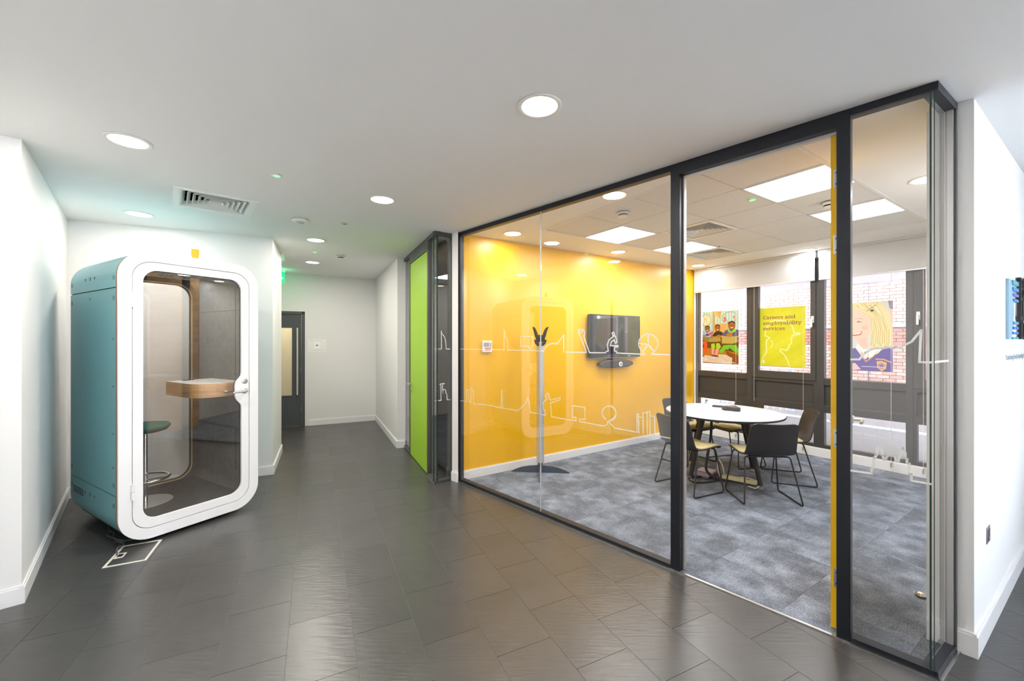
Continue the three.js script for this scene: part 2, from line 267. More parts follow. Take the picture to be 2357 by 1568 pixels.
// glazed end of the hall, out of frame on the right: its daylight falls along the sign wall, on floor and ceiling
{
  const z0 = -3.85, z1 = 1.4, a = -1.7, b = 1.0, X = 4.95;
  struct('wall_far_right', join([box(-0.1, 0.1, 0, 0.55, z0, z1), box(-0.1, 0.1, 2.5, CEIL, z0, z1), box(-0.1, 0.1, 0.55, 2.5, z0, a), box(-0.1, 0.1, 0.55, 2.5, b, z1)]), white, 'white wall with a window band closing the hall on the right', [X, 0, 0]);
  const w = struct('window_5', null, null, 'window band at the right hand end of the hall', [X, 0, 0]);
  for (let i = 0; i <= 4; i++) { const z = a + (b - a) * i / 4; mesh('mullion', box(-0.03, 0.03, 0.55, 2.5, z - 0.03, z + 0.03), plasticWhite, w); if (i < 4) mesh('pane', box(-0.003, 0.003, 0.55, 2.5, z + 0.03, a + (b - a) * (i + 1) / 4 - 0.03), glass, w); }
}
// booth niche and the stub beside the corridor
wall('wall_back', [backL, backR, CR(-0.407, -6.47), CR(-3.2, -6.47), [-4.75, -4.05]], 'white wall behind the phone booth');
wall('wall_corridor_left', [CR(-1.75, -6.3), CR(-1.75, -8.4), CR(-1.95, -8.4), CR(-1.95, -6.3)], 'white wall of the corridor recess');
// end wall with a door opening
const endZ = -8.235, dL = -1.08, dR = -0.155, dH = 2.06;
struct('wall_end', metric(join([box(-2.2, dL, 0, CEIL, endZ - 0.15, endZ), box(dR, 6.6, 0, CEIL, endZ - 0.15, endZ), box(dL, dR, dH, CEIL, endZ - 0.15, endZ)])), white, 'white wall at the end of the corridor', [0, 0, 0], B);
wall('wall_beyond_door', [CR(-2.2, endZ - 0.14), CR(-2.2, endZ - 1.5), CR(0.8, endZ - 1.5), CR(0.8, endZ - 0.14), CR(0.7, endZ - 0.14), CR(0.7, endZ - 1.4), CR(-2.1, endZ - 1.4), CR(-2.1, endZ - 0.14)], 'cream wall beyond the corridor door', M(0.8, 0.74, 0.55, 0.8));
wall('wall_corridor_right', [CR(1.072, -5.965), CR(1.19, -5.965), CR(1.19, endZ), CR(1.072, endZ)], 'white wall between corridor and green door room');
// yellow wall between the two glazed rooms; its room face is yellow
const stubA = onY(1043, 1110), stubB = onY(1056.5, 1111.5);
wall('wall_yellow', [RM(1.93, YEL), RM(1.93, YEL - 0.012), RM(WIN + 0.2, YEL - 0.012), RM(WIN + 0.2, YEL)], 'glossy yellow wall of the meeting room', yellow);
wall('wall_partition', [[-0.66, -4.49], [-0.585, -4.425], RM(1.935, YEL - 0.013), RM(WIN + 0.2, YEL - 0.013), RM(WIN + 0.2, YEL - 0.13), RM(1.96, YEL - 0.13)], 'white end of the wall between green door room and meeting room');
// right wall with its free end
const pierIn = [2.139, -2.103], pierOut = [2.252, -1.986];
wall('wall_right', [pierOut, pierIn, RM(WIN + 0.2, -0.59), RM(7.4, -0.59), RM(7.4, -0.431)], 'white wall on the right carrying the company sign');
wall('wall_facade', [RM(WIN + 0.06, YEL - 0.01), RM(WIN + 0.3, YEL - 0.01), RM(WIN + 0.3, -10.2), RM(WIN + 0.06, -10.2)], 'facade wall beside the meeting room windows');
wall('wall_facade_right', [RM(WIN + 0.06, -0.6), RM(WIN + 0.3, -0.6), RM(WIN + 0.3, 0.5), RM(WIN + 0.06, 0.5)], 'facade wall to the right of the windows');
// skirting boards
const off = (p, n, t) => [p[0] + n[0] * t, p[1] + n[1] * t];
skirting('baseboard_left', leftEnd, backL, 0.105, 0.014, 'white skirting board along the left wall', [0.014, 0]);
skirting('baseboard_left_end', [-2.962, -2.318], leftEnd, 0.105, 0.014, 'white skirting board round the end of the left wall', [0, 0.0]);
skirting('baseboard_back', backL, backR, 0.105, 0.014, 'white skirting board behind the phone booth', [0, 0.012]);
skirting('baseboard_back_return', backR, CR(-0.407, -6.47), 0.105, 0.014, 'white skirting board on the corner by the corridor', [0.012, 0]);
skirting('baseboard_end', CR(dR + 0.06, endZ), CR(1.072, endZ), 0.105, 0.014, 'white skirting board along the corridor end wall');
skirting('baseboard_corridor_right', CR(1.072, endZ), CR(1.072, -5.965), 0.105, 0.014, 'white skirting board along the right side of the corridor', [0, 0.014]);
skirting('baseboard_corridor_end', CR(1.072, -5.965), CR(1.175, -5.965), 0.105, 0.014, 'white skirting board on the wall end by the green door');
skirting('baseboard_partition', [-0.66, -4.49], [-0.585, -4.425], 0.105, 0.014, 'white skirting block on the wall end between the glazed rooms', [0, 0.0]);
skirting('baseboard_yellow', RM(1.93, YEL), RM(WIN, YEL), 0.1, 0.014, 'white skirting board under the yellow wall');
skirting('baseboard_windows', RM(WIN + 0.005, YEL), RM(WIN + 0.005, -0.6), 0.125, 0.016, 'white skirting board under the windows');
skirting('baseboard_right', pierOut, RM(7.3, -0.431), 0.115, 0.016, 'white skirting board along the sign wall', [0.016, 0]);
skirting('baseboard_right_end', pierIn, pierOut, 0.115, 0.016, 'white skirting board round the end of the sign wall', [0, 0.0]);

// ---------------------------------------------------------------- glazed front of the meeting room
const sJ = glPt(1243, 784)[0], sP1 = [2.358, 2.42], sP2 = [3.239, 3.296];
const pxS = (list, f) => list.map(([x, y]) => f(x, y));
const crop = (ox, oy, sc, f) => (list) => list.map(([x, y]) => f(ox + x * sc, oy + y * sc));
{
  const fr = thing('glazed_partition', 'black framed floor to ceiling glass front of the meeting room', 'partition', [g0[0], 0, g0[1]], GROT);
  const D = -0.06;
  mesh('top_rail', rbox(-0.02, sP1[0], CEIL - 0.042, CEIL, D, 0, 0.003), frameDark, fr); mesh('top_rail', rbox(sP2[1], GLEN, CEIL - 0.038, CEIL, D, 0, 0.003), frameDark, fr);
  mesh('door_header', rbox(sP1[0], sP2[1], CEIL - 0.078, CEIL, D - 0.02, 0.0, 0.003), frameDark, fr);
  mesh('bottom_rail', rbox(-0.02, sP1[0], 0, 0.032, D, 0, 0.003), frameDark, fr); mesh('bottom_rail', rbox(sP2[1], GLEN, 0, 0.034, D, 0, 0.003), frameDark, fr);
  mesh('floor_strip', [box(-0.02, sP1[1] - 0.03, 0, 0.007, 0, 0.012), box(sP1[0], sP2[1], 0, 0.008, -0.012, 0.004), box(sP2[1] - 0.03, GLEN + 0.01, 0, 0.007, 0, 0.012)], steel, fr);
  mesh('post', rbox(-0.022, 0.0, 0, CEIL, D, 0.0, 0.003), frameDark, fr);
  mesh('post', rbox(sP1[0], sP1[1], 0, CEIL - 0.07, D - 0.02, 0, 0.004), frameDark, fr);
  mesh('post', rbox(sP2[0], sP2[1], 0, CEIL - 0.07, D - 0.02, 0, 0.004), frameDark, fr);
  mesh('door_stop_strip', [box(sP1[1], sP1[1] + 0.012, 0, CEIL - 0.078, D - 0.02, D + 0.01), box(sP1[1], sP2[0], CEIL - 0.092, CEIL - 0.078, D - 0.02, D + 0.01)], satin, fr);
  const pane = (a, b) => mesh('glass_pane', box(a, b, 0.03, CEIL - 0.036, -0.014, -0.004), glass, fr);
  const pA = pane(0.0, sJ - 0.002), pB = pane(sJ + 0.002, sP1[0]), pC = pane(sP2[1], GLEN - 0.004);
  mesh('pane_joint', box(sJ - 0.0019, sJ + 0.0019, 0.03, CEIL - 0.036, -0.014, -0.004), M(0.55, 0.62, 0.62, 0.3), fr);
  mesh('glass_edge', box(GLEN - 0.004, GLEN - 0.001, 0.03, CEIL - 0.036, -0.0145, -0.0035), edgeGreen, fr);
  const gr = (name, parent, polys, w = 0.0095, m = vinyl) => mesh(name, polys.map(p => ribbon(p, w, 0.001)), m, parent).position.z = -0.003;
  const up = crop(1050, 500, 550 / 2156, glPt), lo = crop(1050, 850, 550 / 2156, glPt);
  gr('window_graphic', pA, [
    up([[36, 1190], [430, 1198]]), up([[430, 1198], [430, 1015], [440, 1050], [440, 1078], [458, 1105], [465, 1150], [465, 1199]]), up([[465, 1199], [700, 1204]]),
    up([[580, 1075], [690, 1077], [690, 1165], [676, 1168], [670, 1198], [650, 1165], [580, 1165], [580, 1075]]), up([[700, 1204], [750, 1207]]),
    lo([[36, 285], [92, 290], [92, 188], [112, 188], [112, 296], [130, 300], [130, 168], [152, 192], [156, 312], [275, 322]]), lo([[275, 322], [400, 350], [410, 185], [416, 352], [555, 376], [625, 310], [645, 252], [656, 300], [665, 390], [740, 402]]),
  ], 0.006, vinylFaint);
  gr('window_graphic', pB, [
    up([[765, 1208], [785, 1208], [802, 1178], [830, 1150], [870, 1138], [888, 1146], [900, 1134], [908, 1144], [935, 1110], [968, 1060], [968, 1216]]),
    up([[985, 1217], [1172, 1222], [1156, 1170], [1118, 1075], [1100, 1042], [1105, 1016], [1120, 1008], [1116, 1034], [1128, 1045], [1140, 1036], [1137, 1012], [1150, 1020], [1160, 1042], [1150, 1078], [1200, 1223], [1345, 1224], [1350, 1214], [1370, 1208], [1362, 1150], [1376, 1110], [1404, 1086], [1415, 1076], [1405, 1045], [1420, 1038], [1427, 1058], [1420, 1064], [1430, 1078], [1436, 1072], [1449, 1128], [1436, 1140], [1424, 1108], [1400, 1122], [1390, 1160], [1458, 1160], [1458, 1171], [1430, 1171], [1425, 1206], [1446, 1215], [1448, 1226], [1705, 1239]]),
    up(circle(1732, 1142, 87, 28, Math.PI * 0.68, Math.PI * 2.32)), up([[1732, 1058], [1730, 1150], [1648, 1138]]), up([[1730, 1150], [1682, 1216]]), up([[1730, 1150], [1786, 1214]]), up([[1700, 1236], [1680, 1214]]), up([[1786, 1214], [1760, 1237], [1928, 1242]]),
  ], 0.0085, vinylFrost);
  gr('window_graphic', pB, [
    lo([[765, 408], [800, 416], [802, 382], [786, 362], [782, 300], [815, 272], [806, 238], [820, 216], [838, 234], [832, 264], [852, 278], [915, 264], [936, 258], [934, 276], [850, 305], [858, 430], [980, 452], [1080, 466], [1080, 438], [1045, 432], [1045, 330], [1160, 345], [1160, 452], [1112, 452], [1112, 474], [1330, 513], [1366, 496], [1366, 470]]),
    lo(circle(1377, 396, 62, 26, -Math.PI * 1.35, Math.PI * 0.45)), lo([[1400, 330], [1428, 352], [1442, 395], [1432, 440], [1400, 466], [1366, 470]]), lo([[1386, 472], [1388, 494], [1416, 514], [1420, 530], [1630, 570], [1630, 405], [1645, 405], [1645, 575]]),
    lo([[1645, 435], [1685, 435]]), lo([[1685, 580], [1685, 396], [1722, 396], [1724, 586]]), lo([[1722, 386], [1748, 386], [1746, 586]]), lo([[1750, 424], [1790, 428], [1790, 598], [1930, 624]]),
  ], 0.0075, vinylFaint);
  const ur = crop(1950, 540, 250 / 1089, glPt), lr = crop(1950, 860, 250 / 1452, glPt);
  gr('window_graphic', pC, [
    ur([[25, 1253], [120, 1253], [180, 1185], [250, 1150], [300, 1140], [350, 1145], [390, 1125], [455, 1138], [490, 1124], [530, 1138], [580, 1106], [645, 1075], [740, 960], [725, 1280], [852, 1283]]),
    lr([[30, 1296], [322, 1340], [325, 1262], [350, 1265], [350, 1130], [378, 1130], [378, 1092], [395, 1092], [395, 1025], [430, 958], [465, 1022], [465, 1096], [481, 1100], [482, 1150], [515, 1154], [525, 1120], [545, 1092], [580, 1080], [615, 1092], [645, 1126], [650, 1176], [686, 1182], [688, 1130], [705, 1130], [708, 1066], [742, 1000], [776, 1066], [778, 1132], [800, 1142], [797, 1200], [831, 1206], [831, 1346], [858, 1350], [858, 1436], [1125, 1482]]),
  ], 0.0095);
  // return pane
  const rl = Math.hypot(2.203 - g1[0], -2.028 - g1[1]), ra = Math.atan2(2.028 + g1[1], 2.203 - g1[0]);
  const rp = thing('glass_return', 'narrow glass return pane between the glazed corner and the sign wall', 'partition', [g1[0], 0, g1[1]], ra);
  mesh('top_rail', rbox(0.002, rl, CEIL - 0.038, CEIL, -0.05, 0.01, 0.003), frameDark, rp);
  mesh('bottom_rail', rbox(0.002, rl, 0, 0.034, -0.05, 0.01, 0.003), frameDark, rp);
  mesh('floor_strip', box(0.005, rl, 0, 0.007, 0.011, 0.022), steel, rp);
  mesh('post', rbox(rl - 0.02, rl, 0.034, CEIL - 0.038, -0.05, 0.01, 0.003), frameGrey, rp);
  mesh('glazing_bead', box(rl - 0.032, rl - 0.02, 0.034, CEIL - 0.038, -0.03, 0.0), satin, rp);
  mesh('glass_edge', box(0.0, 0.004, 0.03, CEIL - 0.036, -0.018, -0.012), edgeGreen, rp);
  const rg = mesh('glass_pane', box(0.004, rl - 0.02, 0.03, CEIL - 0.036, -0.02, -0.01), glass, rp);
  const rr = crop(1950, 540, 250 / 1089, (x, y) => onWall(x, y, g1, [Math.cos(ra), -Math.sin(ra)]));
  mesh('window_graphic', ribbon(rr([[905, 1279], [1040, 1267]]), 0.0095, 0.001), vinyl, rg).position.z = -0.0085;
}
// yellow door leaf, standing open into the room
{
  const p = onY(1912, 1447), ang = 47 * Math.PI / 180;
  const dr = thing('room_door', 'open yellow meeting room door seen edge on beside the black post', 'door', [p[0] + 0.046 * Math.sin(ang), 0, p[1] + 0.046 * Math.cos(ang)], ang);
  const W = 0.80, T = 0.046;
  mesh('leaf', box(0.002, W - 0.002, 0.012, 2.632, -T + 0.002, -0.002), doorWood, dr);
  mesh('lipping', [box(0, 0.003, 0.01, 2.634, -T, 0), box(W - 0.003, W, 0.01, 2.634, -T, 0), box(0, W, 2.631, 2.634, -T, 0)], yellowPaint, dr);
  mesh('face', [box(0.002, W - 0.002, 0.012, 2.632, -0.003, 0.0)], yellowPaint, dr);
  for (const y of [2.40, 2.05, 1.02, 0.28]) { const h = mesh('hinge', rbox(-0.003, 0.003, y - 0.05, y + 0.05, -T + 0.012, -0.008, 0.0015), steel, dr);
    for (const dy of [-0.03, 0.03]) mesh('screw', cyl(0.005, 0.005, 0.002, 10).rotateZ(Math.PI / 2).translate(-0.0035, y + dy, -T / 2 + 0.002), charcoal, h); }
  for (const s of [0, 1]) { const z = s ? 0.002 : -T - 0.002, dz = s ? 1 : -1;
    mesh('handle', [cyl(0.026, 0.026, 0.008, 24).rotateX(Math.PI / 2).translate(W - 0.06, 1.02, z + dz * 0.004), rod([W - 0.06, 1.02, z], [W - 0.06, 1.02, z + dz * 0.055], 0.0095), rod([W - 0.06, 1.02, z + dz * 0.05], [W - 0.185, 1.02, z + dz * 0.05], 0.0095)], steel, dr); }
}

// ---------------------------------------------------------------- glazed room with the green door
{
  const rotC = B + Math.PI / 2;                       // local x runs along the corridor, away from the camera: x -> dirCz
  const gw = thing('glazed_door_screen', 'grey framed glass screen holding the lime green door', 'partition', [gc[0], 0, gc[1]], rotC);
  // local x = dirCz; local z = to the left in plan (corridor side is +z?)
  const inside = 1;                                   // room side sign of local z
  const zf = (a, b) => [Math.min(a, b) * 1, Math.max(a, b) * 1];
  const D0 = 0.0, D1 = 0.07;
  const s1 = 0.279, s2 = 0.37, s3 = 1.235, s4 = 1.29, s5 = 1.68;
  const b3 = (x0, x1, y0, y1, d0 = D0, d1 = D1) => rbox(x0, x1, y0, y1, d0, d1, 0.003);
  const o = new THREE.Object3D();
  mesh('top_rail', [b3(0, s1, CEIL - 0.045, CEIL), b3(s1, s4, CEIL - 0.145, CEIL, 0, 0.08), b3(s4, s5 + 0.03, CEIL - 0.045, CEIL)], frameGrey, gw);
  mesh('bottom_rail', b3(0.004, s1, 0, 0.03), frameGrey, gw); mesh('bottom_rail', b3(s4, s5, 0, 0.03), frameGrey, gw);
  mesh('floor_strip', box(0, s1, 0, 0.007, -0.012, 0), steel, gw);
  mesh('post', b3(s1, s1 + 0.05, 0, CEIL - 0.1), frameGrey, gw);
  mesh('post', b3(s3 + 0.01, s3 + 0.05, 0, CEIL - 0.1), frameGrey, gw);
  mesh('post', b3(s5, s5 + 0.03, 0, CEIL), frameGrey, gw);
  mesh('glass_pane', box(0.004, s1, 0.03, CEIL - 0.04, 0.024, 0.034), glass, gw);
  mesh('glass_pane', box(s4 - 0.01, s5, 0.03, CEIL - 0.04, 0.024, 0.034), glass, gw);
  mesh('glass_edge', box(-0.004, 0.004, 0.03, CEIL - 0.04, 0.022, 0.036), edgeGreen, gw);
  // door leaf
  const gd = thing('green_door', 'closed lime green door in the grey glazed screen', 'door', [gc[0], 0, gc[1]], rotC);
  mesh('leaf', rbox(s1 + 0.055, s3 + 0.006, 0.008, CEIL - 0.15, 0.006, 0.052, 0.002), green, gd);
  const hx = s3 - 0.06, hy = gcPt(944, 882)[1];
  for (const s of [-1, 1]) { const z = s < 0 ? 0.006 : 0.052;
    mesh('handle', [cyl(0.026, 0.026, 0.01, 20).rotateX(Math.PI / 2).translate(hx, hy, z + s * 0.005), rod([hx, hy, z], [hx, hy, z + s * 0.055], 0.009), rod([hx, hy, z + s * 0.052], [hx - 0.12, hy, z + s * 0.052], 0.009)], chrome, gd); }
  mesh('lock', cyl(0.02, 0.02, 0.008, 18).rotateX(Math.PI / 2).translate(hx, hy - 0.1, 0.003), steel, gd);
  // return pane towards the meeting room
  const e = [-0.655, -4.507], rl = Math.hypot(e[0] - gc[0], e[1] - gc[1]), ra = Math.atan2(-(e[1] - gc[1]), e[0] - gc[0]);
  const rp = thing('glass_corner_pane', 'dark glass return pane beside the green door', 'partition', [gc[0], 0, gc[1]], ra);
  mesh('top_rail', rbox(0, rl, CEIL - 0.042, CEIL, -0.05, 0.0, 0.003), frameGrey, rp);
  mesh('bottom_rail', rbox(0, rl, 0, 0.03, -0.05, 0, 0.003), frameGrey, rp);
  mesh('post', rbox(rl - 0.022, rl, 0.03, CEIL - 0.042, -0.05, 0, 0.003), frameGrey, rp);
  mesh('glass_edge', box(-0.003, 0.005, 0.03, CEIL - 0.04, -0.028, -0.014), edgeGreen, rp);
  const gp = mesh('glass_pane', box(0.005, rl - 0.02, 0.03, CEIL - 0.04, -0.026, -0.016), glass, rp);
  const cr = crop(980, 740, 80 / 330, (x, y) => onWall(x, y, gc, [Math.cos(ra), -Math.sin(ra)]));
  mesh('window_graphic', ribbon(cr([[95, 262], [155, 262], [152, 90], [160, 118], [185, 150], [196, 200], [200, 262], [240, 262]]), 0.0085, 0.001), vinyl, gp).position.z = -0.0145; mesh('window_graphic', ribbon(cr([[95, 757], [150, 752], [150, 606], [138, 600], [150, 592], [182, 592], [165, 600], [164, 640], [170, 685], [168, 660], [180, 644], [194, 654], [195, 680], [205, 690], [208, 745], [240, 746]]), 0.0085, 0.001), vinyl, gp).position.z = -0.0145;
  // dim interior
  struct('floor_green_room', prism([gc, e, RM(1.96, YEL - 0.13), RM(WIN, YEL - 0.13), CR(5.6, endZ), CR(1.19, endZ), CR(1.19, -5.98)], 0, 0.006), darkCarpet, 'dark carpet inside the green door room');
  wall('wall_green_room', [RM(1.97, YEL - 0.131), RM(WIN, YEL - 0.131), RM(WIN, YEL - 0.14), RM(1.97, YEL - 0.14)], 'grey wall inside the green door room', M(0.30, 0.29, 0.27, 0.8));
}

// ---------------------------------------------------------------- corridor door, notice, exit sign
{
  const d = struct('door_1', null, null, 'dark grey corridor door with a tall vision panel', [...CR(dR, endZ).slice(0, 1), 0, CR(dR, endZ)[1]], B);
  const W = dL - dR;     // negative: door runs to local -x
  mesh('door_frame', [rbox(-0.05, 0.006, 0, dH, -0.14, 0.012), rbox(W, W + 0.05, 0, dH, -0.14, 0.012), rbox(W, 0.006, dH - 0.05, dH, -0.14, 0.012)], doorGrey, d);
  const vx = [-0.375, -0.20], vy = [0.56, 1.765];
  const sh = [[W + 0.053, 0.008], [-0.053, 0.008], [-0.053, dH - 0.053], [W + 0.053, dH - 0.053]];
  mesh('leaf', extrude(sh, 0.045, [[[vx[0], vy[0]], [vx[1], vy[0]], [vx[1], vy[1]], [vx[0], vy[1]]]]).translate(0, 0, -0.06), doorGrey, d);
  mesh('panel_bead', extrude([[vx[0] - 0.022, vy[0] - 0.022], [vx[1] + 0.022, vy[0] - 0.022], [vx[1] + 0.022, vy[1] + 0.022], [vx[0] - 0.022, vy[1] + 0.022]], 0.008, [[[vx[0], vy[0]], [vx[1], vy[0]], [vx[1], vy[1]], [vx[0], vy[1]]]]).translate(0, 0, -0.015), frameGrey, d);
  const vp = mesh('vision_pane', box(vx[0], vx[1], vy[0], vy[1], -0.042, -0.036), M(0.93, 0.9, 0.8, 0.25, { physical: true, transmission: 0.75, thickness: 0 }), d);
  const wires = []; for (let i = 1; i < 12; i++) wires.push(box(vx[0] + i * 0.0146 - 0.0006, vx[0] + i * 0.0146 + 0.0006, vy[0], vy[1], -0.0355, -0.0345)); for (let i = 1; i < 80; i++) wires.push(box(vx[0], vx[1], vy[0] + i * 0.015 - 0.0006, vy[0] + i * 0.015 + 0.0006, -0.0355, -0.0345));
  mesh('glass_wires', wires, M(0.45, 0.42, 0.35, 0.5), vp);
  mesh('pull_handle', [rod([-0.115, 0.57, 0.035], [-0.115, 1.765, 0.035], 0.014, 14), rod([-0.115, 0.75, -0.015], [-0.115, 0.75, 0.035], 0.008), rod([-0.115, 1.58, -0.015], [-0.115, 1.58, 0.035], 0.008)], M(0.8, 0.76, 0.68, 0.35, { metalness: 0.5 }), d);
  for (const y of [0.3, 1.0, 1.78]) mesh('hinge', cyl(0.008, 0.008, 0.1, 10).translate(-0.052, y, -0.012), steel, d);
  const lp = CR(dR - 0.45, endZ - 0.8); const L = new THREE.PointLight(ledWarm, 1.3); L.position.set(lp[0], 2.2, lp[1]); L.shadow.radius = 6; L.castShadow = true; scene.add(L);
  const bulb = single('ceiling_lamp', lathe([[0.001, -0.05], [0.08, -0.04], [0.1, 0], [0.1, 0.03], [0.001, 0.03]]), glowLamp, 'round ceiling lamp beyond the corridor door', 'light', [lp[0], 2.4, lp[1]]);
}
{
  const cv = document.createElement('canvas'); cv.width = 420; cv.height = 300; const c = cv.getContext('2d');
  c.fillStyle = '#f4f2ee'; c.fillRect(0, 0, 420, 300); c.fillStyle = '#8b95a5'; c.fillRect(70, 22, 26, 8); c.fillStyle = '#9a9a9a'; c.font = '18px sans-serif'; for (let i = 0; i < 22; i++) c.fillRect(120 + i * 9, 40, 6, 5);
  c.fillStyle = '#ffffff'; c.fillRect(140, 60, 140, 160); c.fillStyle = '#1f6fb2'; c.beginPath(); c.ellipse(205, 140, 34, 12, -0.25, 0, 7); c.fill(); c.fillStyle = '#333'; c.fillRect(208, 96, 8, 10); c.fillStyle = '#c9c9c9'; c.fillRect(40, 250, 340, 5); c.fillRect(150, 226, 120, 4);
  const t = new THREE.CanvasTexture(cv); t.colorSpace = THREE.SRGBColorSpace;
  const p = CR(0.46 - 0.19, endZ + 0.003), y = 1.44;
  const [sa] = onWall(709, 780, CR(0, endZ), dirCx), [sb] = onWall(751, 780, CR(0, endZ), dirCx);
  const pp = CR((sa + sb) / 2, endZ + 0.002);
  single('wall_notice', new THREE.PlaneGeometry(sb - sa, 0.24).translate(0, 0, 0.0015), M(1, 1, 1, 0.5, { map: t }), 'white paper notice with a small blue logo on the corridor wall', 'notice', [pp[0], 1.445, pp[1]], B);
}
{
  const p = CR(-0.52, -7.80);
  const s = thing('exit_sign', 'green emergency exit sign with white arrow under the corridor ceiling', 'sign', [p[0], CEIL, p[1]], B);
  mesh('hanger', [box(-0.2, 0.09, -0.035, 0.0, -0.02, 0.02)], plasticWhite, s);
  mesh('face', box(-0.2, 0.075, -0.215, -0.035, -0.004, 0.004), M(0.0, 0.35, 0.08, 0.4, { emissive: new THREE.Color(0.0, 0.62, 0.10), emissiveIntensity: 1.1 }), s);
  mesh('arrow', extrude([[-0.085, -0.2], [-0.045, -0.2], [-0.045, -0.125], [0.0, -0.165], [0.03, -0.14], [-0.05, -0.06], [-0.065, -0.05], [-0.08, -0.06], [-0.16, -0.14], [-0.13, -0.165], [-0.085, -0.125]], 0.002).translate(0.02, 0, 0.004), M(0.9, 0.95, 0.9, 0.5, { emissive: new THREE.Color(0.8, 0.95, 0.85), emissiveIntensity: 0.9 }), s);
  const L = new THREE.PointLight(new THREE.Color(0.1, 1, 0.45), 0.03); L.position.set(p[0] + 0.06, CEIL - 0.13, p[1] + 0.03); L.castShadow = true; scene.add(L);
}

// ---------------------------------------------------------------- ceiling fittings
function downlight(x, z, power, color, label, group) {
  const d = thing('downlight', label, 'light', [x, CEIL, z], 0, group);
  mesh('trim_ring', lathe([[0.088, 0.0], [0.112, 0.0], [0.112, -0.003], [0.106, -0.006], [0.092, -0.005], [0.088, 0.0]], 40), plasticWhite, d);
  mesh('diffuser', cyl(0.091, 0.091, 0.002, 40).translate(0, -0.0012, 0), glowLamp, d);
  const L = new THREE.RectAreaLight(color, power, 0.125, 0.125); L.position.set(x, CEIL - 0.006, z); L.lookAt(x, 0, z); scene.add(L);
  return d;
}
const hallLights = [[295, 325], [1242, 245], [880, 460], [727, 553], [719, 604], [320, 493]].map(p => onCeil(...p));
const hallNames = ['round downlight over the floor in front of the phone booth', 'large bright round downlight in the hall ceiling before the glass front', 'round downlight in the hall ceiling facing the green door', 'round downlight at the mouth of the corridor', 'round downlight deep in the corridor ceiling', 'round downlight directly above the phone booth'];
hallLights.forEach((p, i) => downlight(p[0], p[1], DOWN * (i === 5 ? 0.5 : 1), ledWarm, hallNames[i], 'hall downlights'));
[[1.365, -0.68, 'round downlight in the hall ceiling before the glazed corner'], [-1.05, -1.04, 'round downlight in the hall ceiling near the left wall end']].forEach(([x, z, l]) => downlight(x, z, DOWN * 0.6, ledWarm, l, 'hall downlights'));
const roomLights = [[1180, 538], [1414, 450], [1423, 580], [1857, 576], [1607, 611], [2137, 412]].map(p => onCeil(...p));
const roomNames = ['round downlight above the thermostat on the yellow wall', 'round downlight inside the room by the glass front', 'round downlight above the television', 'round downlight by the middle of the window blinds', 'round downlight in the corner of yellow wall and blinds', 'round downlight by the right hand wall of the meeting room'];
roomLights.forEach((p, i) => downlight(p[0], p[1], DOWN_ROOM, ledCool, roomNames[i], 'meeting room downlights'));
for (const [i, j, lab] of [[1, 0, 'square light panel near the television'], [3, 0, 'square light panel beside the corner air diffuser'], [1, 3, 'square light panel nearest the open door'], [3, 3, 'square light panel between door and window']]) {
  const u = (RU[i] + RU[i + 1]) / 2, v = (RV[j] + RV[j + 1]) / 2, c = RM(u, v), w = RU[i + 1] - RU[i] - 0.03, h = RV[j + 1] - RV[j] - 0.03;
  const p = thing('light_panel', lab + ' in the meeting room ceiling', 'light', [c[0], CEIL, c[1]], A, 'meeting room light panels');
  mesh('frame', extrude(rrect(-w / 2, -h / 2, w / 2, h / 2, 0.004, 2), 0.02, [rrect(-w / 2 + 0.014, -h / 2 + 0.014, w / 2 - 0.014, h / 2 - 0.014, 0.003, 2)]).rotateX(-Math.PI / 2), gridMetal, p);
  mesh('diffuser', box(-w / 2 + 0.012, w / 2 - 0.012, 0.006, 0.012, -h / 2 + 0.012, h / 2 - 0.012), glowPanel, p);
  const L = new THREE.RectAreaLight(ledCool, PANEL, w - 0.05, h - 0.05); const P = new THREE.Vector3(c[0], CEIL + 0.003, c[1]); L.position.copy(P); L.rotation.set(-Math.PI / 2, 0, A, 'XYZ'); L.rotation.order = 'YXZ'; L.rotation.set(-Math.PI / 2, A, 0); scene.add(L);
}
